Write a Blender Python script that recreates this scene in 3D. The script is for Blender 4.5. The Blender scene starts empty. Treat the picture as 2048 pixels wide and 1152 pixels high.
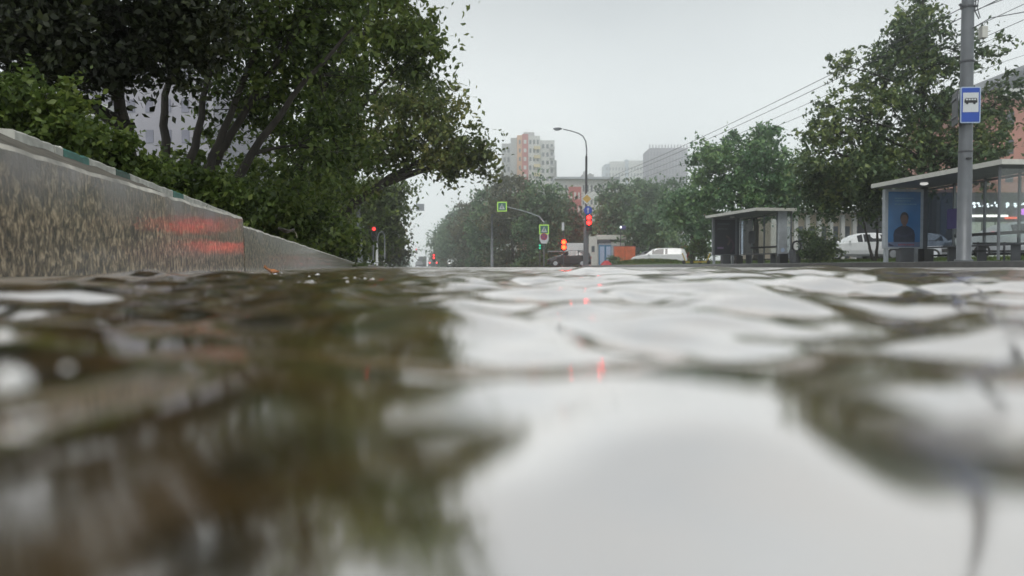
import bpy, math, random
import numpy as np
from mathutils import Vector, Matrix
R = math.radians
rng = np.random.default_rng(7)
random.seed(7)
scene = bpy.context.scene
col = scene.collection

# ------------------------------------------------------------ camera, sky, sun, exposure
F = 1500.0 / 2048.0            # focal length in picture widths
H_CAM = 0.014                  # the phone lies just above the flood water
PITCH = math.atan(42 / 1500.0)
cam_d = bpy.data.cameras.new("camera")
cam = bpy.data.objects.new("camera", cam_d)
col.objects.link(cam)
cam_d.sensor_width = 36
cam_d.lens = 36 * F
cam.location = (0, 0, H_CAM)
cam.rotation_euler = (math.pi / 2 - PITCH, 0, 0)
cam_d.clip_start = 0.004
cam_d.clip_end = 2000
cam_d.dof.use_dof = True
cam_d.dof.focus_distance = 3.0
cam_d.dof.aperture_fstop = 9.0
scene.camera = cam

SUN_EL, SUN_AZ = 55, 200
world = bpy.data.worlds.new("World")
scene.world = world
world.use_nodes = True
wn = world.node_tree
wn.nodes.clear()
out = wn.nodes.new("ShaderNodeOutputWorld")
bg = wn.nodes.new("ShaderNodeBackground")
bg.inputs["Strength"].default_value = 0.1
sky = wn.nodes.new("ShaderNodeTexSky")
sky.sky_type = 'NISHITA'
sky.sun_disc = False
sky.sun_elevation = R(SUN_EL)
sky.sun_rotation = R(SUN_AZ)
sky.air_density = 1.5
sky.dust_density = 3.0
tc = wn.nodes.new("ShaderNodeTexCoord")
mp = wn.nodes.new("ShaderNodeMapping")
mp.inputs["Scale"].default_value = (1.0, 1.0, 2.4)
nz = wn.nodes.new("ShaderNodeTexNoise")
nz.inputs["Scale"].default_value = 1.6
nz.inputs["Detail"].default_value = 3
nz.inputs["Roughness"].default_value = 0.45
cr = wn.nodes.new("ShaderNodeValToRGB")          # thin differences inside the cloud layer
cr.color_ramp.elements[0].position = 0.3
cr.color_ramp.elements[0].color = (5.3, 5.7, 5.95, 1)
cr.color_ramp.elements[1].position = 0.72
cr.color_ramp.elements[1].color = (7.6, 7.95, 7.95, 1)
mx = wn.nodes.new("ShaderNodeMixRGB")
mx.inputs[0].default_value = 0.93
wn.links.new(tc.outputs["Generated"], mp.inputs[0])
wn.links.new(mp.outputs[0], nz.inputs["Vector"])
wn.links.new(nz.outputs["Fac"], cr.inputs[0])
wn.links.new(sky.outputs[0], mx.inputs[1])
wn.links.new(cr.outputs[0], mx.inputs[2])
sz = wn.nodes.new("ShaderNodeSeparateXYZ")
hr = wn.nodes.new("ShaderNodeMapRange")
hr.inputs[1].default_value = 0.0; hr.inputs[2].default_value = 0.38
hr.inputs[3].default_value = 1.5; hr.inputs[4].default_value = 0.71
hm = wn.nodes.new("ShaderNodeVectorMath"); hm.operation = 'SCALE'
wn.links.new(tc.outputs["Generated"], sz.inputs[0])
wn.links.new(sz.outputs[2], hr.inputs[0])
wn.links.new(mx.outputs[0], hm.inputs[0])
wn.links.new(hr.outputs[0], hm.inputs["Scale"])
wn.links.new(hm.outputs[0], bg.inputs["Color"])
wn.links.new(bg.outputs[0], out.inputs["Surface"])

sun_d = bpy.data.lights.new("sun", 'SUN')
sun_d.energy = 1.1
sun_d.angle = R(25)
sun_d.color = (1.0, 0.97, 0.93)
sun = bpy.data.objects.new("sun", sun_d)
col.objects.link(sun)
sun.rotation_euler = (R(90 - SUN_EL), 0, R(180 - SUN_AZ))

vs = scene.view_settings
vs.view_transform = 'Standard'
vs.look = 'None'
vs.exposure = 0.36
vs.gamma = 1
scene.cycles.volume_bounces = 5
scene.cycles.max_bounces = 10
scene.cycles.transparent_max_bounces = 12
scene.cycles.sample_clamp_indirect = 4.0
scene.cycles.caustics_reflective = False
scene.cycles.caustics_refractive = False
try:
    scene.cycles.use_denoising = True
except Exception:
    pass

# ------------------------------------------------------------ helpers
CA, SA = math.cos(PITCH), math.sin(PITCH)
def at(px, py, d):
    """point seen at photo pixel (px, py), d metres ahead"""
    u, v = (px - 1024) / 1500.0, (576 - py) / 1500.0
    k = d / (CA + v * SA)
    return Vector((u * k, d, H_CAM + k * (v * CA - SA)))
def gx(px, d):
    return at(px, 534, d).x
def zz(py, d):
    return at(1024, py, d).z

def tag(o, label=None, cat=None, group=None, kind=None):
    if label: o['label'] = label
    if cat: o['category'] = cat
    if group: o['group'] = group
    if kind: o['kind'] = kind
    return o
def thing(name, label, cat, loc=(0, 0, 0), rz=0, group=None):
    o = bpy.data.objects.new(name, None)
    col.objects.link(o)
    o.empty_display_size = 0.2
    o.location = loc
    o.rotation_euler = (0, 0, rz)
    return tag(o, label, cat, group)
def copy_tree(o, parent=None):
    c = o.copy()
    col.objects.link(c)
    if parent is not None:
        c.parent = parent
    for ch in [x for x in bpy.data.objects if x.parent == o]:
        copy_tree(ch, c)
    return c

class MB:
    def __init__(s):
        s.v, s.f, s.m = [], [], []
    def add(s, vs_, fs, mi=0, M=None):
        b = len(s.v)
        if M is not None:
            vs_ = [M @ Vector(p) for p in vs_]
        s.v += [tuple(p) for p in vs_]
        s.f += [tuple(b + i for i in f) for f in fs]
        s.m += [mi] * len(fs)
        return s
    def box(s, c, d, rz=0, mi=0, M=None):
        x, y, z = d[0] / 2, d[1] / 2, d[2] / 2
        ca, sa = math.cos(rz), math.sin(rz)
        vv = []
        for sx, sy, sz in ((-1, -1, -1), (1, -1, -1), (1, 1, -1), (-1, 1, -1), (-1, -1, 1), (1, -1, 1), (1, 1, 1), (-1, 1, 1)):
            a, b = sx * x, sy * y
            vv.append((c[0] + a * ca - b * sa, c[1] + a * sa + b * ca, c[2] + sz * z))
        return s.add(vv, [(0, 3, 2, 1), (4, 5, 6, 7), (0, 1, 5, 4), (1, 2, 6, 5), (2, 3, 7, 6), (3, 0, 4, 7)], mi, M)
    def tube(s, pts, rad, n=8, mi=0, cap=True):
        pts = [Vector(p) for p in pts]
        if not hasattr(rad, '__len__'): rad = [rad] * len(pts)
        rings, up = [], None
        for i, p in enumerate(pts):
            t = (pts[min(i + 1, len(pts) - 1)] - pts[max(i - 1, 0)])
            t = t.normalized() if t.length > 1e-9 else Vector((0, 0, 1))
            if up is None:
                up = Vector((0, 0, 1)) if abs(t.z) < 0.9 else Vector((1, 0, 0))
            a = t.cross(up)
            if a.length < 1e-6: a = t.cross(Vector((0, 1, 0)))
            a.normalize()
            b = a.cross(t).normalized()
            up = b
            rings.append([p + (a * math.cos(k * 2 * math.pi / n) + b * math.sin(k * 2 * math.pi / n)) * rad[i] for k in range(n)])
        vv = [q for r in rings for q in r]
        ff = []
        for i in range(len(rings) - 1):
            for k in range(n):
                k2 = (k + 1) % n
                ff.append((i * n + k, i * n + k2, (i + 1) * n + k2, (i + 1) * n + k))
        if cap:
            ff.append(tuple(range(n)))
            ff.append(tuple((len(rings) - 1) * n + k for k in reversed(range(n))))
        return s.add(vv, ff, mi)
    def lathe(s, prof, n=16, M=None, mi=0):
        vv, ff = [], []
        for r, z in prof:
            for k in range(n):
                a = 2 * math.pi * k / n
                vv.append((r * math.cos(a), r * math.sin(a), z))
        for i in range(len(prof) - 1):
            for k in range(n):
                k2 = (k + 1) % n
                ff.append((i * n + k, i * n + k2, (i + 1) * n + k2, (i + 1) * n + k))
        ff.append(tuple(reversed(range(n))))
        ff.append(tuple((len(prof) - 1) * n + k for k in range(n)))
        return s.add(vv, ff, mi, M)
    def prism(s, poly, t0, t1, M=None, mi=0):
        """poly (a,b) in local x,z; extruded along local y from t0 to t1"""
        n = len(poly)
        vv = [(a, t0, b) for a, b in poly] + [(a, t1, b) for a, b in poly]
        ff = [tuple(range(n)), tuple(reversed(range(n, 2 * n)))]
        for i in range(n):
            j = (i + 1) % n
            ff.append((i, i + n, j + n, j))
        return s.add(vv, ff, mi, M)
    def ball(s, c, r, n=10, m=7, mi=0):
        if not hasattr(r, '__len__'): r = (r, r, r)
        vv, ff = [], []
        for i in range(m + 1):
            th = math.pi * i / m
            for k in range(n):
                a = 2 * math.pi * k / n
                vv.append((c[0] + r[0] * math.sin(th) * math.cos(a), c[1] + r[1] * math.sin(th) * math.sin(a), c[2] + r[2] * math.cos(th)))
        for i in range(m):
            for k in range(n):
                k2 = (k + 1) % n
                ff.append((i * n + k, (i + 1) * n + k, (i + 1) * n + k2, i * n + k2))
        return s.add(vv, ff, mi)
    def build(s, name, mats, parent=None, smooth=False, bevel=0, loc=None):
        me = bpy.data.meshes.new(name)
        me.from_pydata(s.v, [], s.f)
        if not isinstance(mats, (list, tuple)): mats = [mats]
        for m in mats: me.materials.append(m)
        me.polygons.foreach_set("material_index", s.m)
        if smooth:
            me.shade_smooth()
        me.validate()
        o = bpy.data.objects.new(name, me)
        col.objects.link(o)
        if parent is not None: o.parent = parent
        if loc is not None: o.location = loc
        if bevel:
            b = o.modifiers.new("bevel", 'BEVEL')
            b.width = bevel
            b.segments = 2
            b.limit_method = 'ANGLE'
        return o

def mesh_np(name, verts, quads, mat, parent=None, smooth=False):
    me = bpy.data.meshes.new(name)
    nf, k = quads.shape
    me.vertices.add(len(verts))
    me.vertices.foreach_set("co", verts.astype(np.float32).ravel())
    me.loops.add(nf * k)
    me.loops.foreach_set("vertex_index", quads.astype(np.int32).ravel())
    me.polygons.add(nf)
    me.polygons.foreach_set("loop_start", np.arange(0, nf * k, k, dtype=np.int32))
    me.polygons.foreach_set("loop_total", np.full(nf, k, dtype=np.int32))
    me.update(calc_edges=True)
    if smooth: me.shade_smooth()
    me.materials.append(mat)
    o = bpy.data.objects.new(name, me)
    col.objects.link(o)
    if parent is not None: o.parent = parent
    return o

# ------------------------------------------------------------ materials
def new_mat(name):
    m = bpy.data.materials.new(name)
    m.use_nodes = True
    nt = m.node_tree
    p = nt.nodes["Principled BSDF"]
    return m, nt, p
def mat(name, c, rough=0.5, metal=0.0, var=0.15, scale=6.0, bump=0.0, emit=None, es=0.0, coat=0.0, spec=0.5, stretch=(1, 1, 1), detail=4):
    m, nt, p = new_mat(name)
    p.inputs["Roughness"].default_value = rough
    p.inputs["Metallic"].default_value = metal
    p.inputs["Coat Weight"].default_value = coat
    p.inputs["Coat Roughness"].default_value = 0.08
    p.inputs["Specular IOR Level"].default_value = spec
    t = nt.nodes.new("ShaderNodeTexCoord")
    mpp = nt.nodes.new("ShaderNodeMapping")
    mpp.inputs["Scale"].default_value = stretch
    n = nt.nodes.new("ShaderNodeTexNoise")
    n.inputs["Scale"].default_value = scale
    n.inputs["Detail"].default_value = detail
    r = nt.nodes.new("ShaderNodeValToRGB")
    r.color_ramp.elements[0].position = 0.3
    r.color_ramp.elements[1].position = 0.7
    r.color_ramp.elements[0].color = tuple(max(0, x * (1 - var)) for x in c) + (1,)
    r.color_ramp.elements[1].color = tuple(min(1, x * (1 + var)) for x in c) + (1,)
    nt.links.new(t.outputs["Object"], mpp.inputs[0])
    nt.links.new(mpp.outputs[0], n.inputs["Vector"])
    nt.links.new(n.outputs["Fac"], r.inputs[0])
    nt.links.new(r.outputs[0], p.inputs["Base Color"])
    if bump:
        b = nt.nodes.new("ShaderNodeBump")
        b.inputs["Strength"].default_value = 1.0
        b.inputs["Distance"].default_value = bump
        nt.links.new(n.outputs["Fac"], b.inputs["Height"])
        nt.links.new(b.outputs[0], p.inputs["Normal"])
    if emit:
        p.inputs["Emission Color"].default_value = tuple(emit) + (1,)
        p.inputs["Emission Strength"].default_value = es
    return m
def leaf_mat(name, c1, c2, c3, scale=0.6, trans=0.25):
    m, nt, p = new_mat(name)
    p.inputs["Roughness"].default_value = 0.45
    p.inputs["Specular IOR Level"].default_value = 0.35
    t = nt.nodes.new("ShaderNodeTexCoord")
    n = nt.nodes.new("ShaderNodeTexNoise")
    n.inputs["Scale"].default_value = scale
    n.inputs["Detail"].default_value = 2
    g = nt.nodes.new("ShaderNodeNewGeometry")
    ad = nt.nodes.new("ShaderNodeMath"); ad.operation = 'MULTIPLY_ADD'
    ad.inputs[1].default_value = 0.35
    r = nt.nodes.new("ShaderNodeValToRGB")
    r.color_ramp.elements[0].position = 0.45
    r.color_ramp.elements[0].color = tuple(c1) + (1,)
    r.color_ramp.elements[1].position = 0.95
    r.color_ramp.elements[1].color = tuple(c3) + (1,)
    e = r.color_ramp.elements.new(0.68); e.color = tuple(c2) + (1,)
    nt.links.new(t.outputs["Object"], n.inputs["Vector"])
    nt.links.new(g.outputs["Random Per Island"], ad.inputs[0])
    nt.links.new(n.outputs["Fac"], ad.inputs[2])
    nt.links.new(ad.outputs[0], r.inputs[0])
    nt.links.new(r.outputs[0], p.inputs["Base Color"])
    tr = nt.nodes.new("ShaderNodeBsdfTranslucent")
    ms = nt.nodes.new("ShaderNodeMixShader")
    ms.inputs[0].default_value = trans
    nt.links.new(r.outputs[0], tr.inputs[0])
    o = nt.nodes["Material Output"]
    nt.links.new(p.outputs[0], ms.inputs[1])
    nt.links.new(tr.outputs[0], ms.inputs[2])
    nt.links.new(ms.outputs[0], o.inputs["Surface"])
    return m

M = {}
M['leaf_near'] = leaf_mat('leaf_near', (.035, .06, .014), (.11, .17, .036), (.22, .27, .06), trans=.4)
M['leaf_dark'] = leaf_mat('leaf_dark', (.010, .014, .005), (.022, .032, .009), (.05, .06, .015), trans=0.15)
M['leaf_edge'] = leaf_mat('leaf_edge', (.05, .08, .02), (.13, .175, .045), (.30, .29, .09), trans=0.3)
M['leaf_right'] = leaf_mat('leaf_right', (.045, .075, .036), (.10, .16, .07), (.24, .29, .085), scale=0.5)
M['leaf_blue'] = leaf_mat('leaf_blue', (.07, .15, .075), (.13, .245, .11), (.22, .34, .12), scale=0.5)
M['leaf_far'] = leaf_mat('leaf_far', (.06, .125, .065), (.125, .22, .11), (.22, .31, .13), scale=0.25)
M['leaf_olive'] = leaf_mat('leaf_olive', (.06, .08, .04), (.12, .13, .065), (.2, .19, .09), scale=0.25)
M['leaf_bush'] = leaf_mat('leaf_bush', (.03, .06, .012), (.07, .13, .02), (.15, .22, .04), scale=1.0)
M['bark'] = mat('bark', (.03, .026, .02), 0.75, bump=0.02, scale=14, stretch=(1, 1, .25), var=.4)
M['steel'] = mat('steel', (.15, .162, .175), 0.45, 0.25, scale=3, var=.12)
M['steel_dark'] = mat('steel_dark', (.08, .085, .095), 0.5, 0.2, var=.15)
M['steel_light'] = mat('steel_light', (.38, .41, .44), 0.4, 0.2, var=.1)
M['white'] = mat('white', (.72, .74, .74), 0.4, var=.06)
M['trim'] = mat('trim', (.62, .62, .57), 0.45, var=.08)
M['black'] = mat('black', (.012, .013, .015), 0.4)
M['rubber'] = mat('rubber', (.02, .02, .02), 0.8)
M['carblack'] = mat('carblack', (.012, .013, .015), 0.25, coat=0.9, var=.05)
M['carwhite'] = mat('carwhite', (.75, .77, .77), 0.3, coat=0.7, var=.03)
M['carsilver'] = mat('carsilver', (.5, .52, .55), 0.3, 0.3, coat=0.6, var=.03)
M['cargrey'] = mat('cargrey', (.12, .13, .14), 0.3, coat=0.6, var=.03)
M['carglass'] = mat('carglass', (.012, .015, .018), 0.08, var=.02)
M['chrome'] = mat('chrome', (.55, .56, .58), 0.25, 0.9, var=.03)
M['signblue'] = mat('signblue', (.01, .07, .42), 0.3, var=.05)
M['signwhite'] = mat('signwhite', (.62, .66, .68), 0.35, var=.05)
M['signborder'] = mat('signborder', (.42, .52, .68), 0.35, var=.05)
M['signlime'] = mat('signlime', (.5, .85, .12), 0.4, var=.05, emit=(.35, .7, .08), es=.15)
M['signyellow'] = mat('signyellow', (.55, .36, .08), 0.4, var=.1)
M['signred'] = mat('signred', (.5, .03, .04), 0.4, var=.1)
M['signviolet'] = mat('signviolet', (.09, .07, .22), 0.4, var=.1)
def lamp(name, c, s, base=None):
    return mat(name, base or c, 0.4, var=.02, emit=c, es=s)
M['red_on'] = lamp('red_on', (1, .04, .035), 2.2, (.4, .01, .01))
M['red_big'] = lamp('red_big', (1, .006, .005), 22, (.4, .02, .01))
M['orange_on'] = lamp('orange_on', (1, .02, .004), 20, (.5, .05, .01))
M['green_on'] = lamp('green_on', (.05, 1, .55), .6, (.02, .4, .2))
M['white_on'] = lamp('white_on', (1, .98, .92), 1.6, (.8, .8, .8))
M['cool_on'] = lamp('cool_on', (.85, .92, 1), 1.4, (.8, .8, .8))
M['violet_on'] = lamp('violet_on', (.8, .25, 1), 1.0, (.4, .1, .5))
M['tail_on'] = lamp('tail_on', (1, .04, .03), 6, (.5, .01, .01))
M['dim_on'] = lamp('dim_on', (1, .99, .95), .45, (.7, .7, .7))
M['lens_off'] = mat('lens_off', (.03, .03, .03), 0.2)
M['blue_plastic'] = mat('blue_plastic', (.05, .22, .40), 0.4, var=.1)
M['orange_paint'] = mat('orange_paint', (.62, .15, .06), 0.5, var=.2, scale=2)
M['brick_red'] = mat('brick_red', (.42, .13, .10), 0.6, var=.15)
M['yellow'] = mat('yellow', (.55, .40, .04), 0.4, var=.1)
M['winglass'] = mat('winglass', (.10, .12, .14), 0.15, var=.3, scale=.4)
M['winlilac'] = mat('winlilac', (.20, .20, .26), 0.2, var=.3, scale=.4)

# glass panes (thin)
def glass_mat(name, c, alpha):
    m, nt, p = new_mat(name)
    nt.nodes.remove(p)
    o = nt.nodes["Material Output"]
    tr = nt.nodes.new("ShaderNodeBsdfTransparent"); tr.inputs[0].default_value = tuple(c) + (1,)
    gl = nt.nodes.new("ShaderNodeBsdfGlossy"); gl.inputs["Roughness"].default_value = 0.03
    lw = nt.nodes.new("ShaderNodeFresnel"); lw.inputs[0].default_value = 1.45
    ad = nt.nodes.new("ShaderNodeMath"); ad.operation = 'MULTIPLY_ADD'
    ad.inputs[1].default_value = .30; ad.inputs[2].default_value = alpha
    ms = nt.nodes.new("ShaderNodeMixShader")
    nt.links.new(lw.outputs[0], ad.inputs[0])
    nt.links.new(ad.outputs[0], ms.inputs[0])
    nt.links.new(tr.outputs[0], ms.inputs[1])
    nt.links.new(gl.outputs[0], ms.inputs[2])
    nt.links.new(ms.outputs[0], o.inputs["Surface"])
    return m
M['glass'] = glass_mat('glass', (.93, .96, .95), 0.02)
M['glass_dark'] = glass_mat('glass_dark', (.55, .6, .66), 0.05)

# wet kerb granite
def kerb_mat():
    m, nt, p = new_mat('kerb_granite')
    L = nt.links
    t = nt.nodes.new("ShaderNodeTexCoord")
    mp1 = nt.nodes.new("ShaderNodeMapping"); mp1.inputs["Scale"].default_value = (100, 100, 62)
    n1 = nt.nodes.new("ShaderNodeTexNoise"); n1.inputs["Scale"].default_value = 1.0; n1.inputs["Detail"].default_value = 5; n1.inputs["Roughness"].default_value = .62; n1.inputs["Distortion"].default_value = .7
    n2 = nt.nodes.new("ShaderNodeTexNoise"); n2.inputs["Scale"].default_value = 7; n2.inputs["Detail"].default_value = 4
    n3 = nt.nodes.new("ShaderNodeTexNoise"); n3.inputs["Scale"].default_value = 260; n3.inputs["Detail"].default_value = 2
    r1 = nt.nodes.new("ShaderNodeValToRGB")
    r1.color_ramp.elements[0].position = .40; r1.color_ramp.elements[0].color = (.04, .031, .018, 1)
    r1.color_ramp.elements[1].position = .64; r1.color_ramp.elements[1].color = (.60, .48, .32, 1)
    e = r1.color_ramp.elements.new(.52); e.color = (.215, .165, .10, 1)
    # paler grey towards the top of the stone
    sx = nt.nodes.new("ShaderNodeSeparateXYZ")
    zr = nt.nodes.new("ShaderNodeMapRange")
    zr.inputs[1].default_value = .085; zr.inputs[2].default_value = .150
    ad = nt.nodes.new("ShaderNodeMath"); ad.operation = 'MULTIPLY'
    r2 = nt.nodes.new("ShaderNodeMapRange"); r2.inputs[1].default_value = .4; r2.inputs[2].default_value = .62
    mxc = nt.nodes.new("ShaderNodeMixRGB"); mxc.inputs[2].default_value = (.30, .28, .27, 1)
    L.new(t.outputs["Object"], mp1.inputs[0]); L.new(mp1.outputs[0], n1.inputs["Vector"])
    L.new(t.outputs["Object"], n2.inputs["Vector"]); L.new(t.outputs["Object"], n3.inputs["Vector"])
    L.new(t.outputs["Object"], sx.inputs[0]); L.new(sx.outputs[2], zr.inputs[0])
    L.new(n1.outputs["Fac"], r1.inputs[0])
    L.new(n2.outputs["Fac"], r2.inputs[0])
    ad2 = nt.nodes.new("ShaderNodeMath"); ad2.operation = 'MULTIPLY_ADD'; ad2.inputs[1].default_value = .7; ad2.inputs[2].default_value = .25
    L.new(r2.outputs[0], ad2.inputs[0])
    L.new(zr.outputs[0], ad.inputs[0]); L.new(ad2.outputs[0], ad.inputs[1])
    L.new(ad.outputs[0], mxc.inputs[0]); L.new(r1.outputs[0], mxc.inputs[1])
    L.new(mxc.outputs[0], p.inputs["Base Color"])
    bp = nt.nodes.new("ShaderNodeBump"); bp.inputs["Distance"].default_value = .005; bp.inputs["Strength"].default_value = .8
    bp2 = nt.nodes.new("ShaderNodeBump"); bp2.inputs["Distance"].default_value = .0006; bp2.inputs["Strength"].default_value = .5
    L.new(n1.outputs["Fac"], bp.inputs["Height"]); L.new(n3.outputs["Fac"], bp2.inputs["Height"])
    L.new(bp.outputs[0], bp2.inputs["Normal"]); L.new(bp2.outputs[0], p.inputs["Normal"])
    p.inputs["Roughness"].default_value = .42
    p.inputs["Specular IOR Level"].default_value = .5
    p.inputs["Coat Weight"].default_value = .9       # the film of rain on the face
    p.inputs["Coat Roughness"].default_value = .055
    bp3 = nt.nodes.new("ShaderNodeBump"); bp3.inputs["Distance"].default_value = .0006; bp3.inputs["Strength"].default_value = .38
    L.new(n1.outputs["Fac"], bp3.inputs["Height"]); L.new(bp3.outputs[0], p.inputs["Coat Normal"])
    return m
M['kerb'] = kerb_mat()
M['kerb_edge'] = mat('kerb_edge', (.50, .47, .41), .4, var=.55, scale=22, bump=.002)  # pale colour paints in the brightness caught by the chamfer
M['edging_white'] = mat('edging_white', (.50, .50, .45), .5, var=.3, scale=25, bump=.002)
M['edging_green'] = mat('edging_green', (.03, .16, .13), .45, var=.35, scale=25, bump=.002)
M['edging_dark'] = mat('edging_dark', (.015, .07, .05), .45, var=.35, scale=25, bump=.002)
M['soil'] = mat('soil', (.10, .09, .07), .8, var=.4, scale=30, bump=.01)
M['mud'] = mat('mud', (.34, .29, .235), .35, var=.35, scale=60, bump=.002, coat=.4)
M['lawn'] = mat('lawn', (.05, .085, .02), .8, var=.4, scale=4, bump=.03)
M['grass'] = leaf_mat('grass', (.06, .10, .02), (.10, .16, .03), (.18, .24, .05), scale=2)
M['paving'] = mat('paving', (.16, .16, .16), .22, var=.25, scale=2.5, spec=.8)
M['asphalt'] = mat('asphalt', (.05, .05, .055), .2, var=.3, scale=3, bump=.002, coat=.6)
M['ground'] = mat('ground', (.14, .15, .10), .8, var=.3, scale=.05)
M['kerbfar'] = mat('kerbfar', (.06, .058, .055), .35, var=.3, scale=6, coat=.3)
M['roadwhite'] = mat('roadwhite', (.55, .55, .55), .3, var=.2, scale=8)

# ------------------------------------------------------------ ground, road, water
def sheet(name, pts, z, m, kind='structure'):
    mb = MB()
    zs = z if hasattr(z, '__len__') else [z] * len(pts)
    mb.add([(p[0], p[1], q) for p, q in zip(pts, zs)], [tuple(range(len(pts)))])
    return tag(mb.build(name, m), kind=kind)
sheet('ground', [(-380, -24), (380, -24), (380, 640), (-380, 640)], -0.30, M['ground'])
def kerb_x(d):      # road-side line of the kerb on the right
    return 11.2 - 0.10 * d
def left_x(d):      # left kerb line, nearly parallel to the camera axis
    return -0.40 - 0.189 * max(d, -2) if d < 27 else -0.40 - 0.189 * 27 - .05 * (d - 27)
sheet('road', [(left_x(-5) - .02, -12), (12.6, -12), (8.2, 30), (5.6, 56), (60, 66), (60, 86), (-4, 84), (-75, 640), (-95, 640), (-24, 88), (-60, 80), (-60, 66), (left_x(27) - .02, 27)], -0.05, M['asphalt'])
# wet carriageway rising out of the flood beyond the crossing
sheet('carriageway', [(-5.9, 40), (7.1, 40), (5.0, 61), (30, 64), (70, 64), (70, 84), (-4.0, 84), (-75, 640), (-95, 640), (-21, 92), (-70, 84), (-70, 66), (-9, 62)], 0.010, M['asphalt'])

def water_mat():
    m, nt, p = new_mat('flood_water')
    nt.nodes.remove(p)
    L = nt.links
    o = nt.nodes["Material Output"]
    t = nt.nodes.new("ShaderNodeTexCoord")
    # silt clouds in the shallow water
    n0 = nt.nodes.new("ShaderNodeTexNoise"); n0.inputs["Scale"].default_value = 70; n0.inputs["Detail"].default_value = 3; n0.inputs["Distortion"].default_value = .5
    r0 = nt.nodes.new("ShaderNodeValToRGB")
    r0.color_ramp.elements[0].position = .38; r0.color_ramp.elements[0].color = (.20, .14, .07, 1)
    r0.color_ramp.elements[1].position = .66; r0.color_ramp.elements[1].color = (.9, .50, .14, 1)
    e = r0.color_ramp.elements.new(.5); e.color = (.62, .38, .14, 1)
    L.new(t.outputs["Object"], n0.inputs["Vector"]); L.new(n0.outputs["Fac"], r0.inputs[0])
    df = nt.nodes.new("ShaderNodeBsdfDiffuse"); L.new(r0.outputs[0], df.inputs[0])
    # ripples
    mp1 = nt.nodes.new("ShaderNodeMapping"); mp1.inputs["Scale"].default_value = (1, 1, 1)
    n1 = nt.nodes.new("ShaderNodeTexNoise"); n1.inputs["Scale"].default_value = 9; n1.inputs["Detail"].default_value = 3
    n2 = nt.nodes.new("ShaderNodeTexNoise"); n2.inputs["Scale"].default_value = 2.2; n2.inputs["Detail"].default_value = 2
    L.new(t.outputs["Object"], mp1.inputs[0]); L.new(mp1.outputs[0], n1.inputs["Vector"]); L.new(mp1.outputs[0], n2.inputs["Vector"])
    b1 = nt.nodes.new("ShaderNodeBump"); b1.inputs["Distance"].default_value = .02
    b2 = nt.nodes.new("ShaderNodeBump"); b2.inputs["Distance"].default_value = .06
    # drop the fine ripples close by, where the mesh itself carries them
    ln = nt.nodes.new("ShaderNodeVectorMath"); ln.operation = 'LENGTH'
    L.new(t.outputs["Object"], ln.inputs[0])
    mr = nt.nodes.new("ShaderNodeMapRange"); mr.inputs[1].default_value = .8; mr.inputs[2].default_value = 3.0; mr.inputs[3].default_value = .0; mr.inputs[4].default_value = 1.0
    L.new(ln.outputs["Value"], mr.inputs[0])
    L.new(mr.outputs[0], b1.inputs["Strength"]); L.new(mr.outputs[0], b2.inputs["Strength"])
    L.new(n1.outputs["Fac"], b1.inputs["Height"]); L.new(n2.outputs["Fac"], b2.inputs["Height"]); L.new(b1.outputs[0], b2.inputs["Normal"])
    gl = nt.nodes.new("ShaderNodeBsdfGlossy"); gl.inputs["Roughness"].default_value = .03
    gl.inputs["Color"].default_value = (.96, .93, .92, 1)
    rr_ = nt.nodes.new("ShaderNodeMapRange"); rr_.inputs[1].default_value = .25; rr_.inputs[2].default_value = 4.0; rr_.inputs[3].default_value = .085; rr_.inputs[4].default_value = .24
    L.new(ln.outputs["Value"], rr_.inputs[0]); L.new(rr_.outputs[0], gl.inputs["Roughness"])
    L.new(b2.outputs[0], gl.inputs["Normal"])
    fr = nt.nodes.new("ShaderNodeFresnel"); fr.inputs[0].default_value = 3.2
    L.new(b2.outputs[0], fr.inputs["Normal"])
    cv = nt.nodes.new("ShaderNodeMapRange"); cv.inputs[1].default_value = .33; cv.inputs[2].default_value = .74; cv.inputs[3].default_value = .10; cv.inputs[4].default_value = .95
    L.new(fr.outputs[0], cv.inputs[0])
    ms = nt.nodes.new("ShaderNodeMixShader")
    L.new(cv.outputs[0], ms.inputs[0]); L.new(df.outputs[0], ms.inputs[1]); L.new(gl.outputs[0], ms.inputs[2])
    L.new(ms.outputs[0], o.inputs["Surface"])
    return m
M['water'] = water_mat()

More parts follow.
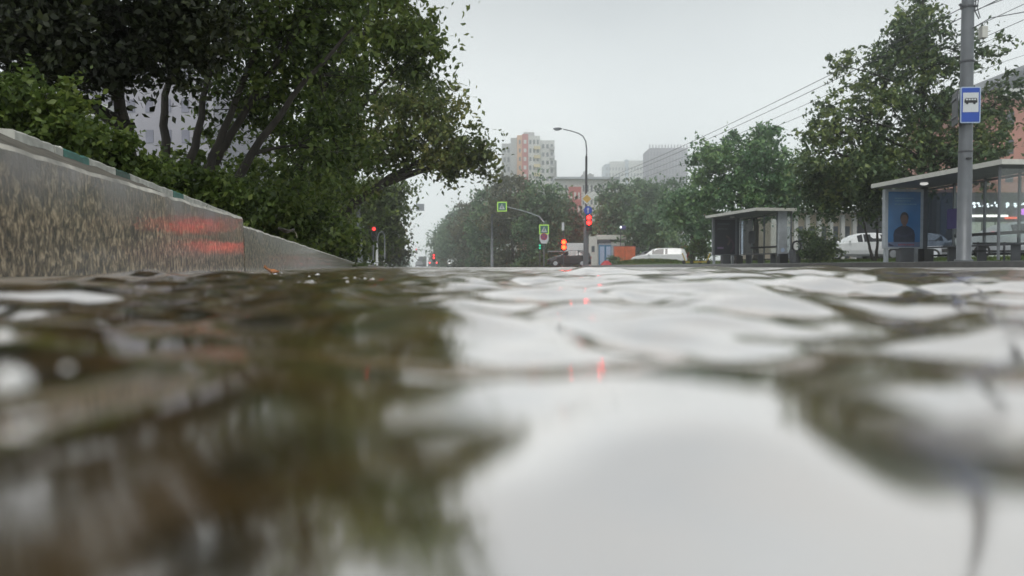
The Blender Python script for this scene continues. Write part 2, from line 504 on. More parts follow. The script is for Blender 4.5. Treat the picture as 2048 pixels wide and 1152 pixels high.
def value_noise(x, y, seed):
    """smooth periodic-free lattice noise with continuous slope"""
    r = np.random.default_rng(seed)
    tab = r.random((256, 256))
    xi = np.floor(x).astype(int); yi = np.floor(y).astype(int)
    fx = x - xi; fy = y - yi
    fx = fx ** 3 * (fx * (fx * 6 - 15) + 10); fy = fy ** 3 * (fy * (fy * 6 - 15) + 10)
    g = lambda a, b: tab[a & 255, b & 255]
    return (g(xi, yi) * (1 - fx) * (1 - fy) + g(xi + 1, yi) * fx * (1 - fy) + g(xi, yi + 1) * (1 - fx) * fy + g(xi + 1, yi + 1) * fx * fy) - .5
def waves(x, y):
    r = np.sqrt(x * x + y * y)
    z = np.zeros_like(x)
    wr = np.random.default_rng(11)
    # long swells and short ripples running in many directions; the short ones only where the mesh can carry them
    for lam, slope, n in ((.9, .022, 5), (.32, .050, 7), (.13, .085, 9), (.055, .078, 9), (.026, .026, 6)):
        for i in range(n):
            a = wr.uniform(0, 2 * math.pi)
            l = lam * wr.uniform(.75, 1.35)
            k = 2 * math.pi / l
            amp = slope / k / math.sqrt(n) * 1.6
            fade = np.clip((l * 30 - r) / (l * 16), 0, 1)
            wx = x + .35 * l * value_noise(x / l * .7 + 40 * i, y / l * .7, 5 + i) * 4
            near = np.clip(r / (l * 1.3), .3, 1) if lam > .1 else 1.0
            mod = .35 + 1.3 * (value_noise(x / (l * 2.6) + 17 * i, y / (l * 2.6) + 9, 21 + i) + .5)
            z += amp * fade * near * mod * np.sin(k * (wx * math.cos(a) + y * math.sin(a)) + wr.uniform(0, 6.28))
    # rings from rain drops
    for i in range(26):
        cx, cy = wr.uniform(-.3, 1.6), wr.uniform(.06, 2.2)
        rr = np.hypot(x - cx, y - cy); R0 = wr.uniform(.015, .12) * (1 + cy)
        w = .012 * (1 + cy)
        z += .00025 * (1 + cy) * np.exp(-((rr - R0) / w) ** 2) * np.cos((rr - R0) * 2 * math.pi / w * .8)
    return z
def build_water():
    # a fan of rows: close rows near the lens, wide ones far out
    inv = np.linspace(1 / 0.022, 1 / 3.0, 1300)
    rr = np.concatenate([1 / inv, np.geomspace(3.05, 62, 130)])
    th = np.radians(np.concatenate([np.linspace(-75, -38, 40), np.linspace(-37.8, 37.8, 620), np.linspace(38, 80, 40)]))
    Rr, Th = np.meshgrid(rr, th, indexing='ij')
    X = Rr * np.sin(Th); Y = Rr * np.cos(Th)
    # keep the sheet between the kerbs
    Xl = -0.402 - 0.189 * np.minimum(Y, 27) + np.where(Y > 27, -.2 * (Y - 27), 0)
    Xr = 11.2 - .1 * Y + .02
    Z = waves(X, Y)
    Xl = Xl - .05 * np.maximum(2.39 - Y, 0)
    Zs = Z * np.clip((X - Xl) / .26, 0.10, 1)
    X = np.clip(X, Xl, Xr)
    v = np.stack([X, Y, Zs], -1).reshape(-1, 3)
    n, m = Rr.shape
    idx = np.arange(n * m).reshape(n, m)
    q = np.stack([idx[:-1, :-1], idx[:-1, 1:], idx[1:, 1:], idx[1:, :-1]], -1).reshape(-1, 4)
    # drop quads squeezed flat against the kerbs
    a = v[q]
    w = np.abs(a[:, 0, 0] - a[:, 1, 0]) + np.abs(a[:, 3, 0] - a[:, 2, 0]) + np.abs(a[:, 0, 0] - a[:, 2, 0]) 
    q = q[w > 1e-6]
    o = mesh_np('water', v, q[:, ::-1], M['water'], smooth=True)
    return tag(o, kind='structure')
build_water()
# flood behind and beside the phone
sheet('water', [(-.48, -10), (12.2, -10), (11.2, .03), (-.55, .006)], -0.003, M['water'])

# ------------------------------------------------------------ left kerb
KD = Vector((-0.189, 1, 0)).normalized()
KN = Vector((KD.y, -KD.x, 0))        # towards the road
def kpt(d, off, z):
    """point d metres ahead on the left kerb line, off metres away from the road"""
    return Vector((-0.40 - .189 * d, d, z)) - KN * off
def kerb_stone(d0, d1, z0, z1, label, curve=0.0, batter=.004, yaw=0.0):
    mb = MB()
    n = max(2, int((d1 - d0) / .03)) if d1 < 5 else max(2, int((d1 - d0) / .2))
    rows = []
    jr = np.random.default_rng(abs(int(d0 * 100)) + 5)
    ph = jr.uniform(0, 6, 6)
    for i in range(n + 1):
        t = i / n
        d = d0 + (d1 - d0) * t
        zt = z0 + (z1 - z0) * t + .0012 * math.sin(d * 9 + ph[0]) + .0007 * math.sin(d * 31 + ph[1]) + .0006 * jr.normal()
        e = .0015 * jr.random() + .003 * max(0, jr.random() - .9) * 10
        off = -curve * t * t + yaw * (d1 - d)
        prof = [(0 + off, -.12), (batter * .5 + off, zt * .5), (batter + off, zt - .0075 - e), (batter + .003 + e + off, zt - .001), (batter + .012 + e + off, zt),
                (.10 + off, zt + .022), (.15 + off, zt + .02), (.15 + off, -.12)]
        rows.append([kpt(d, a, b) for a, b in prof])
    k = len(rows[0])
    vv = [p for r_ in rows for p in r_]
    base = kpt((d0 + d1) / 2, .07, 0)
    vv = [p - base for p in vv]
    for i in range(n):
        for j in range(k - 1):
            a = i * k + j
            mi = 1 if j in (2, 3) else (2 if j >= 4 and j < 6 else 0)
            mb.add([], []) if False else None
            mb.f.append((a, a + 1, a + k + 1, a + k)); mb.m.append(mi)
    mb.f.append(tuple(range(k))); mb.m.append(0)
    mb.f.append(tuple(n * k + j for j in reversed(range(k)))); mb.m.append(0)
    mb.v = [tuple(p) for p in vv]
    o = mb.build('kerb_stone', [M['kerb'], M['kerb_edge'], M['soil']])
    o.location = base
    return tag(o, label, 'kerb stone', 'kerb stones along the flooded gutter')
kerb_stone(-.8, 2.39, .178, .171, 'nearest long brown kerb stone filling the left edge, with red light gleams', batter=.0035, yaw=.046)
kerb_stone(2.405, 4.78, .149, .148, 'second wet kerb stone, darker, behind the orange leaf')
kerb_stone(4.80, 8.9, .146, .143, 'third wet kerb stone, with the dark curled leaf lying towards its near end')
kerb_stone(8.92, 15.0, .142, .136, 'fourth wet kerb stone, pale with reflected sky')
kerb_stone(15.03, 24, .136, .132, 'fifth kerb stone, thin in the distance before the dropped end')
kerb_stone(24.03, 42, .132, .045, 'last kerb stone dipping into the flood beside the grass', curve=1.2)

# painted edging blocks behind the kerb
SB = 0.75
def edging(px0, px1, m, label):
    def dd(px):   # depth where the edging line passes this picture column
        return (0.40 + (SB - .4)) / (0.189 + (px - 1024) / 1500.0) * -1
    a, b = dd(px0), dd(px1)
    off = (SB - .40) * KD.y
    z0, z1 = .285, .3065
    mb = MB()
    n = 10
    jr = np.random.default_rng(int(px0))
    mid = kpt((a + b) / 2, off, 0)
    for i in range(n + 1):
        d = a + (b - a) * i / n
        j = .0012 * jr.normal()
        for o_, z in ((0, z0 - .10), (0, z1 - .004 + j), (.004, z1 + j), (.045, z1 + j + .002), (.05, z1 - .004), (.05, z0 - .10)):
            p = kpt(d, off + o_, z) - mid
            mb.v.append(tuple(p))
    for i in range(n):
        for j in range(5):
            q = i * 6 + j
            mb.f.append((q, q + 1, q + 7, q + 6)); mb.m.append(0)
    mb.f.append((0, 1, 2, 3, 4, 5)); mb.f.append(tuple(n * 6 + j for j in (5, 4, 3, 2, 1, 0))); mb.m += [0, 0]
    o = mb.build('edging_block', m)
    o.location = mid
    tag(o, label, 'edging block', 'painted edging blocks above the kerb')
edging(62, 134, M['edging_white'], 'chipped pale edging block, nearest of the row above the kerb')
edging(137, 151, M['edging_white'], 'very short white edging block just before the bright green one')
edging(152, 199, M['edging_green'], 'bright teal green edging block above the near kerb stone')
edging(200, 249, M['edging_white'], 'white edging block between the teal one and the short dark green one')
edging(250, 276, M['edging_dark'], 'short dark green edging block under the bush')
edging(278, 357, M['edging_white'], 'long chipped white edging block between two green ones')
edging(358, 377, M['edging_green'], 'small green edging block far along the row')
edging(379, 489, M['edging_white'], 'longest pale edging block, last of the row by the kerb joint')

# soil bank between kerb and blocks, and the lawn behind
def strip(name, rows, m, kind='structure', smooth=True):
    mb = MB()
    k = len(rows[0])
    for r_ in rows:
        mb.v += [tuple(p) for p in r_]
    for i in range(len(rows) - 1):
        for j in range(k - 1):
            a = i * k + j
            mb.f.append((a, a + 1, a + k + 1, a + k)); mb.m.append(0)
    return tag(mb.build(name, m, smooth=smooth), kind=kind)
rows = []
jr = np.random.default_rng(3)
for d in list(np.linspace(-.8, 4, 60)) + list(np.linspace(4.3, 30, 40)):
    w = 1 if d < 2.6 else max(0, 1 - (d - 2.6) / .5)
    zt = (.178 + .011 * d if d < 2.39 else .170) * w + .168 * (1 - w)
    if d > 25: zt = .15 - .02 * (d - 25)
    b = .284 * w + zt * (1 - w) + .02 * (1 - w)
    j = .004 * jr.normal(size=3)
    offb = (SB - .40) * KD.y
    rows.append([kpt(d, .149, zt - .02), kpt(d, .151, zt - .002), kpt(d, (offb + .15) / 2, (zt + b) / 2 + j[0]), kpt(d, offb - .002, b + j[1] * .5), kpt(d, offb + .3, b + .0 + j[2]),
                 kpt(d, 1.6, b + .02), kpt(d, 4, b - .02), kpt(d, 30, b + .1)])
strip('soil_bank', rows, M['soil'])
strip('lawn', [[(x, y, z) for x, z in ((-6.6 - .15 * (y - 30), .02), (-8 - .15 * (y - 30), .06), (-14 - .15 * (y - 30), .12), (-60, .2))] for y in (30.01, 45, 62)], M['lawn'])
strip('lawn', [[(x, y, z) for x, z in ((-12.8 - .126 * (y - 88) , .02), (-14.2 - .126 * (y - 88), .14), (-60 - .126 * (y - 88), .2))] for y in (90, 160, 300, 600)], M['lawn'])

# wet silt bar along the foot of the kerb
mb = MB()
rows = []
for d in np.linspace(-.2, 1.9, 120):
    for_row = []
    wob = .02 * math.sin(d * 7) + .012 * math.sin(d * 19 + 1)
    top = max(0, .0032 * min(1, max(0, (1.8 - d) / .5))) * (.75 + .25 * math.sin(d * 11 + 2))
    for t, z in ((-.9, .05), (0, .1), (.12, .5), (.4, 1), (.7, .75), (.9, .3), (1.05, -.6)):
        w = .19 + wob
        zz_ = top * z if z > 0 else z * .008
        for_row.append(kpt(d, -(w * t) + .002, zz_ + .0009 * jr.normal() * (z > 0)))
    rows.append(for_row)
strip('silt_bar', rows, M['mud'])

# ------------------------------------------------------------ right pavement and lawn
def right_kerb():
    mb = MB()
    ds = list(np.arange(4, 57.9, 1.5)) + [58]
    path = [(kerb_x(d), d) for d in ds]
    # corner into the side street
    cx, cy, r = kerb_x(58) + 3.0, 58, 3.0
    for a in np.linspace(180, 90, 8)[1:]:
        path.append((cx + r * math.cos(R(a)), cy + r * math.sin(R(a))))
    path += [(30, 62.5), (68, 62.5)]
    return path
KP = right_kerb()
def offset_path(path, off):
    res = []
    for i, p in enumerate(path):
        a = Vector(path[max(i - 1, 0)]); b = Vector(path[min(i + 1, len(path) - 1)])
        t = (b - a).normalized()
        res.append((p[0] + t.y * off, p[1] - t.x * off))
    return res
prof = [(0, -.1), (.01, .125), (.02, .135), (.14, .137), (.15, .13), (.15, -.1)]
rows = []
paths = [offset_path(KP, o_) for o_, z in prof]
k_rows = [[(paths[j][i][0], paths[j][i][1], prof[j][1]) for j in range(len(prof))] for i in range(len(KP))]
mb = MB()
kk = len(prof)
for r_ in k_rows: mb.v += r_
for i in range(len(k_rows) - 1):
    for j in range(kk - 1):
        a = i * kk + j
        mb.f.append((a, a + kk, a + kk + 1, a + 1)); mb.m.append(0)
tag(mb.build('kerb', M['kerbfar']), 'long low dark wet kerb along the right hand pavement', 'kerb')
inner = offset_path(KP, .149)
rows = []
for i, (x, y) in enumerate(inner):
    if y > 58.1: break
    w = 5.6 if y < 38 else max(2.2, 5.6 - (y - 38) * .35)
    rows.append([(x, y, .131), (x + w * .5, y, .155), (x + w, y, .175)])
strip('pavement', rows, M['paving'])
rows = []
for i, (x, y) in enumerate(inner):
    if y > 58.1: break
    w = 5.6 if y < 38 else max(2.2, 5.6 - (y - 38) * .35)
    rows.append([(x + w, y, .165), (x + w + .2, y, .24), (x + w + 4, y, .30), (x + w + 14, y, .32), (x + w + 70, y, .34)])
strip('lawn', rows, M['lawn'])
strip('parking_lot', [[(17.5 - .1 * y * .5, y, .345), (90, y, .365)] for y in (27, 45, 55)], M['asphalt'])
strip('lawn', [[(x, y, .05 + .0 * x) for x in (-4.1 - .1277 * (y - 84), 30, 300)] for y in (85.5, 300, 620)], M['lawn'])

# ------------------------------------------------------------ trees
def leaf_cloud(centers, sig, n, size, asp=.5, droop=.3, seed=0):
    r = np.random.default_rng(seed)
    k = len(centers)
    c = np.repeat(centers, n, axis=0)
    sg = np.repeat(sig, n)[:, None]
    # each clump is a few leafy sprays: leaves set along short twigs that hang outward
    ns = 4
    tw = r.normal(size=(k, ns, 3)) * np.array([1, 1, .55]); tw[:, :, 2] -= .25
    tw /= np.linalg.norm(tw, axis=2, keepdims=True)
    pick = r.integers(0, ns, k * n)
    tw = tw[np.repeat(np.arange(k), n), pick]
    t = r.uniform(-.15, 1.65, k * n)[:, None]
    d = tw * t + r.normal(size=(k * n, 3)) * (.16 + .12 * np.maximum(t, 0)) * np.array([1, 1, .8])
    d[:, 2] -= .10 * t[:, 0] ** 2
    p = c + d * sg
    a = r.normal(size=p.shape); a[:, 2] -= droop; a /= np.linalg.norm(a, axis=1, keepdims=True)
    b = r.normal(size=p.shape); b[:, 2] *= .5
    b -= (b * a).sum(1, keepdims=True) * a; b /= np.linalg.norm(b, axis=1, keepdims=True)
    s = (size * r.uniform(.6, 1.3, len(p)))[:, None]
    nrm = np.cross(a, b)
    v = np.stack([p - a * s * .5, p + b * s * asp * .5 + nrm * s * .06 - a * s * .08, p + a * s * .5, p - b * s * asp * .5 + nrm * s * .06 - a * s * .08], 1).reshape(-1, 3)
    q = np.arange(len(v)).reshape(-1, 4)
    return v, q
def lobe(px, py, d, rpx, n, fy=1.0, dd=0.0):
    """a crown lobe centred where the photo shows it, d metres away, radius given in photo pixels"""
    r = rpx / 1500.0 * d
    return (at(px, py, d + dd), r, r * fy, n)
def make_tree(label, cat, base, lobes, m, leafn=120, leafs=.12, clump=.35, trunk_r=.14, stems=None, group=None, seed=1, hollow=.55, asp=.55, name='tree', limbs=True, twig=True):
    r = np.random.default_rng(seed)
    rt = thing(name, label, cat, base, 0, group)
    B = Vector(base)
    cs, sg, lobe_of = [], [], []
    for li, (c, rad, rz_, n) in enumerate(lobes):
        for i in range(int(n * 1.7)):
            v = r.normal(size=3); v /= np.linalg.norm(v)
            t = hollow + (1 - hollow) * r.random() ** .6
            if r.random() < .25: t *= r.random()
            p = np.array([c.x, c.y, c.z]) + v * t * np.array([rad, rad, rz_])
            if p[2] < B.z + .15: p[2] = B.z + .15 + .1 * r.random()
            cs.append(p); sg.append(clump * r.uniform(.6, 1.35)); lobe_of.append(li)
    cs = np.array(cs); sg = np.array(sg)
    v, q = leaf_cloud(cs - np.array(B), sg, int(leafn * .75), leafs, asp=asp, seed=seed + 50)
    mesh_np('crown', v, q, m, rt)
    mb = MB()
    top = max(c.z for c, _, _, _ in lobes)
    if stems is None:
        cx = sum(c.x for c, *_ in lobes) / len(lobes); cy = sum(c.y for c, *_ in lobes) / len(lobes)
        stems = [[(0, 0, -.3), (.1 * (cx - B.x), .1 * (cy - B.y), (top - B.z) * .35), (.45 * (cx - B.x), .45 * (cy - B.y), (top - B.z) * .7), (.8 * (cx - B.x), .8 * (cy - B.y), (top - B.z) * 1.0)]]
    paths = []
    for st in stems:
        P = [Vector(p) for p in st]
        pts = []
        for i in range(len(P) - 1):
            p0 = P[max(i - 1, 0)]; p1 = P[i]; p2 = P[i + 1]; p3 = P[min(i + 2, len(P) - 1)]
            for t in np.linspace(0, 1, 7)[:-1]:
                pts.append(.5 * ((2 * p1) + (-p0 + p2) * t + (2 * p0 - 5 * p1 + 4 * p2 - p3) * t * t + (-p0 + 3 * p1 - 3 * p2 + p3) * t ** 3))
        pts.append(P[-1])
        n = len(pts)
        pts = [p + Vector(r.normal(size=3) * trunk_r * .12) for p in pts]
        rad = [trunk_r * (1.25 if i == 0 else 1) * (1 - .82 * (i / (n - 1))) for i in range(n)]
        mb.tube(pts, rad, 10)
        paths.append((pts, rad))
    if limbs:
        ends = []
        for li, (c, rad, rz_, n) in enumerate(lobes):
            cl = c - B
            best = None
            for pts, rads in paths:
                for i in range(len(pts) // 4, len(pts)):
                    p = pts[i]
                    dist = (cl - p).length + (0 if p.z < cl.z - .25 * (cl - p).length else 2.0 * trunk_r * 10)
                    if best is None or dist < best[0]: best = (dist, p, rads[i])
            _, p, rr_ = best
            mid = (p + cl) / 2 + Vector((0, 0, .12 * (cl - p).length)) + Vector(r.normal(size=3) * .06 * (cl - p).length)
            L_ = []
            for t in np.linspace(0, 1, 8):
                L_.append(p * (1 - t) ** 2 + mid * 2 * t * (1 - t) + cl * t * t)
            rd = [max(.01, rr_ * .6 * (1 - .75 * t)) for t in np.linspace(0, 1, 8)]
            mb.tube(L_, rd, 7)
            ends.append(L_)
        if twig:
            for ci in range(len(cs)):
                c = Vector(cs[ci]) - B
                L_ = ends[lobe_of[ci]]
                p = L_[int(r.integers(4, 8))]
                mid = (p + c) / 2 + Vector(r.normal(size=3) * .08 * (c - p).length)
                mb.tube([p, mid, c], [max(.008, trunk_r * .10), max(.006, trunk_r * .06), .004], 4, cap=False)
    mb.build('trunk', M['bark'], rt, smooth=True)
    return rt

GZ = .20   # lawn level on the left
# near left trees
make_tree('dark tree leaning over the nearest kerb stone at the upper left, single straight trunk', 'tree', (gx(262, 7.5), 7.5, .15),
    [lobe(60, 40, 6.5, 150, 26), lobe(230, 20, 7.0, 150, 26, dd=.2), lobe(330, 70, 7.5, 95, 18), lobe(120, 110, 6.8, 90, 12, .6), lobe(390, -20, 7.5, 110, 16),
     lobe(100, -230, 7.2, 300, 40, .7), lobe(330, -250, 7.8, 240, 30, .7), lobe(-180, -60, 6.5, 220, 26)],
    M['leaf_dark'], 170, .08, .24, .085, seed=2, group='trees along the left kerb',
    stems=[[(0, 0, -.3), (0, 0, .9), (-.12, 0, 1.7), (-.15, 0, 2.6), (-.3, 0, 4)], [(-.05, 0, 1.25), (-.5, .05, 1.55), (-1.0, .1, 1.95)]])
make_tree('bushy many stemmed tree fanning out behind the kerb joint, branches spread like fingers', 'tree', (gx(390, 9.5), 9.5, .15),
    [lobe(440, 40, 9.6, 110, 16), lobe(560, 60, 9.8, 120, 22), lobe(660, 20, 10, 90, 14), lobe(560, 190, 9.8, 110, 11, dd=.5), lobe(650, 150, 10.2, 90, 8),
     lobe(470, 220, 10.4, 80, 8), lobe(400, 130, 10.8, 60, 4), lobe(520, -160, 10, 260, 42, .7), lobe(760, -190, 10.5, 160, 18, .7), lobe(380, 330, 10.2, 50, 4), lobe(620, 290, 10.3, 90, 8)],
    M['leaf_near'], 88, .10, .27, .085, seed=3, group='trees along the left kerb',
    stems=[[(0, 0, -.3), (.15, 0, .9), (.5, .1, 2.0), (1.1, .2, 3.6)], [(-.1, 0, 0), (-.1, 0, .9), (.1, .1, 2.0), (.4, .2, 3.9)],
           [(.1, 0, 0), (.45, 0, .8), (1.1, 0, 1.8), (2.0, .1, 2.9)], [(-.2, .1, 0), (-.35, 0, 1.1), (-.3, .0, 2.2), (0.1, 0, 3.6)], [(.0, .2, 0), (.1, .2, 1.0), (.75, .3, 2.2), (1.5, .3, 3.3)]])
make_tree('tall spreading tree whose ragged crown reaches the top edge left of the open sky', 'tree', (gx(560, 13.5), 13.5, .15),
    [lobe(760, 60, 13.5, 90, 14), lobe(830, 90, 13.5, 75, 12), lobe(700, 170, 13.5, 110, 15), lobe(800, 0, 13.5, 90, 14), lobe(630, 90, 13.8, 120, 20), lobe(560, 260, 13.8, 120, 10), lobe(680, 300, 13.2, 100, 20),
     lobe(870, 100, 13.2, 32, 3), lobe(740, -130, 14, 150, 18, .8), lobe(620, -260, 14.5, 230, 28, .7)],
    M['leaf_near'], 84, .125, .33, .11, seed=4, group='trees along the left kerb',
    stems=[[(0, 0, -.3), (.2, 0, 1.2), (.75, 0, 2.8), (1.4, 0, 4.6)], [(.1, 0, .8), (.9, 0, 2.0), (1.9, 0, 3.2)]])
make_tree('wide tree reaching furthest out over the road, yellowing leaves at its right tips', 'tree', (gx(668, 22), 22, .15),
    [lobe(860, 260, 22, 80, 22), lobe(925, 290, 21.5, 48, 13), lobe(790, 200, 22, 80, 20), lobe(700, 305, 22, 90, 26), lobe(795, 300, 22, 50, 11), lobe(640, 250, 23, 100, 22), lobe(880, 200, 22, 42, 6), lobe(900, 325, 21.5, 36, 6),
     lobe(960, 315, 21.5, 24, 5), lobe(640, 425, 22, 55, 12, .7), lobe(720, 60, 23, 130, 16), lobe(650, -100, 23, 180, 20)],
    M['leaf_edge'], 92, .17, .42, .16, seed=5, group='trees along the left kerb',
    stems=[[(0, 0, -.3), (.1, 0, 1.6), (.9, 0, 3.2), (2.0, 0, 5.2)], [(.1, 0, 1.3), (1.4, 0, 2.3), (2.9, -.1, 3.1), (3.7, -.2, 3.3)]])
make_tree('rounded dark tree above the left hand red signal', 'tree', (gx(712, 51), 51, .1),
    [lobe(745, 420, 51, 62, 26), lobe(780, 385, 51, 40, 12), lobe(700, 440, 50, 70, 22), lobe(760, 465, 51, 32, 9), lobe(660, 380, 52, 90, 20), lobe(798, 375, 50, 12, 2), lobe(725, 490, 53, 45, 12, .7)],
    M['leaf_near'], 130, .32, .85, .17, seed=6, group='trees along the left kerb')
make_tree('olive green tree past the left hand red signal', 'tree', (gx(763, 56), 56, .1),
    [lobe(772, 480, 56, 28, 16, 1.3), lobe(780, 450, 56, 20, 8), lobe(750, 450, 57, 34, 12), lobe(788, 500, 56, 14, 5)],
    M['leaf_olive'], 120, .32, .8, .18, seed=7, group='trees along the left kerb')
make_tree('last hazy tree of the left row, low and grey in the distance', 'tree', (gx(795, 130), 130, .1),
    [lobe(797, 520, 130, 13, 12), lobe(790, 505, 132, 12, 8)], M['leaf_far'], 80, .55, 1.0, .2, seed=8, group='trees along the left kerb')

# bushes under the left trees
def bush(label, px, d, lobes, m, n, ls, cl, seed):
    make_tree(label, 'bush', (gx(px, d), d, .2 if d < 12 else .12), lobes, m, n, ls, cl, .03, seed=seed, group='bushes behind the left kerb', name='bush', asp=.6, twig=True)
bush('leafy bush nearest the camera at the left edge, dark with gaps of sky', 70, 5.0, [lobe(40, 215, 5.0, 65, 14), lobe(130, 245, 5.0, 55, 12), lobe(-90, 190, 5, 110, 16), lobe(100, 195, 5, 35, 4), lobe(30, 260, 5.0, 60, 8)], M['leaf_near'], 110, .055, .12, 21)
bush('bright green bush beside the single straight trunk', 230, 5.6, [lobe(200, 300, 5.6, 50, 14), lobe(260, 330, 5.7, 45, 12), lobe(160, 280, 5.4, 40, 9), lobe(300, 352, 6, 40, 8)], M['leaf_near'], 110, .055, .13, 22)
bush('low green bush behind the far end of the painted blocks', 400, 8.0, [lobe(360, 370, 8, 65, 20, .8), lobe(430, 395, 8, 60, 18, .7), lobe(330, 330, 8.3, 40, 4), lobe(300, 355, 8, 40, 10)], M['leaf_near'], 130, .075, .19, 23)
bush('dark low bush behind the second kerb stone', 520, 11.5, [lobe(500, 420, 11.5, 70, 24, .7), lobe(580, 445, 11.5, 60, 20, .7), lobe(470, 375, 12, 60, 10), lobe(560, 385, 12, 55, 8)], M['leaf_near'], 140, .10, .26, 24)
bush('broad bush filling the space under the overhanging tree', 640, 17.5, [lobe(630, 465, 17.5, 60, 24, .6), lobe(672, 485, 17.5, 30, 9, .7), lobe(600, 400, 18, 80, 24), lobe(560, 465, 17, 45, 12, .6)], M['leaf_near'], 140, .14, .36, 25)

# right hand trees
G2 = .28
make_tree('tall dark tree behind the near bus shelter with a yellowish top', 'tree', (gx(1838, 29), 29, G2),
    [lobe(1830, 60, 29, 55, 16), lobe(1800, 100, 29, 60, 18), lobe(1860, 130, 29, 80, 22), lobe(1780, 200, 29, 90, 26), lobe(1900, 210, 29, 90, 24), lobe(1700, 240, 29, 70, 16), lobe(1980, 215, 29, 70, 14), lobe(1850, 310, 29, 120, 38, .8), lobe(1735, 320, 28.5, 90, 26, .8),
     lobe(1655, 265, 28.5, 48, 9), lobe(1682, 130, 28.5, 30, 4), lobe(1630, 300, 28.5, 40, 7), lobe(1970, 310, 29, 90, 22, .8), lobe(1845, 15, 29, 24, 4), lobe(1930, 110, 29, 50, 6), lobe(1990, 90, 29, 30, 2)],
    M['leaf_right'], 80, .20, .40, .17, seed=31, group='trees behind the bus shelters', hollow=.35,
    stems=[[(0, 0, -.3), (0, 0, 2.5), (.05, 0, 5), (.05, 0, 7.6), (0, 0, 10)]])
make_tree('small tree with two thin stems in a V left of the near bus shelter', 'tree', (gx(1748, 30), 30, G2),
    [lobe(1700, 385, 30, 55, 18, .8), lobe(1740, 350, 30, 55, 14), lobe(1660, 350, 30, 45, 12), lobe(1650, 410, 30.5, 34, 8, .8), lobe(1610, 350, 30.5, 36, 8), lobe(1750, 400, 30, 30, 6)],
    M['leaf_right'], 130, .20, .42, .07, seed=32, group='trees behind the bus shelters', hollow=.3,
    stems=[[(0, 0, -.2), (-.2, 0, .6), (-.42, 0, 1.5), (-.6, 0, 2.6)], [(.05, 0, -.2), (.12, 0, .7), (.1, 0, 1.6), (.15, 0, 2.8)]])
make_tree('blue green rounded tree rising behind the far bus shelter', 'tree', (gx(1512, 46), 46, G2),
    [lobe(1500, 310, 46, 62, 24), lobe(1520, 275, 46, 30, 7), lobe(1440, 340, 46, 60, 22), lobe(1560, 345, 46, 55, 20), lobe(1500, 390, 46, 90, 34, .6), lobe(1410, 385, 46, 42, 12), lobe(1590, 395, 46, 32, 9), lobe(1430, 300, 46, 26, 4)],
    M['leaf_blue'], 130, .26, .6, .2, seed=33, group='trees behind the bus shelters', hollow=.4)
make_tree('leafy green tree just left of the far bus shelter, above the white estate car', 'tree', (gx(1385, 60), 60, .3),
    [lobe(1385, 420, 60, 45, 20), lobe(1350, 410, 61, 34, 12), lobe(1400, 465, 60, 28, 10)], M['leaf_blue'], 110, .34, .8, .26, seed=34, group='trees behind the bus shelters')
make_tree('round topped dark green tree standing above the orange wall', 'tree', (gx(1296, 86), 86, .1),
    [lobe(1292, 452, 84, 44, 26, .8), lobe(1325, 470, 83, 24, 9)], M['leaf_far'], 110, .5, 1.1, .25, seed=35, group='trees beyond the crossing')
for i, (px, py, r_, d, lab) in enumerate([
        (1232, 405, 38, 105, 'dark hazy tree right of the street lamp post'),
        (1292, 392, 42, 112, 'dark tree under the pale stepped tower block'),
        (1352, 400, 40, 108, 'dark tree under the purple grid tower block')]):
    make_tree(lab, 'tree', (gx(px, d), d, .1), [lobe(px, py, d, r_, 24, 1.0), lobe(px - 15, py + 45, d, r_ * .9, 16), lobe(px + 18, py + 25, d, r_ * .8, 14), lobe(px, 500, d + 1, r_, 14, .7)], M['leaf_far'], 100, .6, 1.3, .28, seed=40 + i, group='trees beyond the crossing')
spec = [
    (1128, 440, 30, 96, 'leaf_olive', 'brownish tree straight behind the signal with the orange lights'),
    (1085, 408, 38, 90, 'leaf_far', 'tree behind the arm of the pedestrian crossing sign'),
    (1025, 395, 38, 97, 'leaf_olive', 'tall tree right behind the square crossing sign on the arm'),
    (985, 410, 34, 112, 'leaf_far', 'tall tree left of the square crossing sign, at the grey pole'),
    (948, 430, 28, 132, 'leaf_olive', 'third tree from the vanishing point in the right row'),
    (918, 448, 24, 160, 'leaf_far', 'second tree from the vanishing point in the right row'),
    (894, 470, 19, 205, 'leaf_far', 'furthest tree of the right row, next to the far red lights')]
for i, (px, py, r_, d, m_, lab) in enumerate(spec):
    k = d / 100
    make_tree(lab, 'tree', (gx(px, d), d, .1),
        [lobe(px, py, d, r_, 22, 1.25), lobe(px - r_ * .5, py + r_ * 1.2, d, r_ * .85, 16), lobe(px + r_ * .5, py + r_, d, r_ * .85, 16), lobe(px, py + r_ * 1.9, d, r_ * .9, 12, .6), lobe(px - r_ * .5, 519, d + 1, r_ * .7, 10, .5), lobe(px + r_ * .6, 517, d + 1, r_ * .7, 10, .55)],
        M[m_], 100, .55 * k ** .7, 1.25 * k ** .7, .24, seed=60 + i, group='trees beyond the crossing')
make_tree('low dark hedge like bush right of the far bus shelter', 'bush', (gx(1640, 33), 33, .2), [lobe(1625, 505, 33, 24, 12, .6), lobe(1655, 498, 33, 22, 10, .8), lobe(1640, 480, 33, 28, 10), lobe(1610, 470, 34, 20, 6)], M['leaf_right'], 110, .12, .3, .04, seed=71, name='bush')
make_tree('yellow green shrub left of the far bus shelter', 'bush', (gx(1400, 50), 50, .2), [lobe(1400, 495, 50, 16, 10, 1.2), lobe(1410, 510, 50, 14, 6)], M['leaf_bush'], 90, .15, .35, .03, seed=72, name='bush')
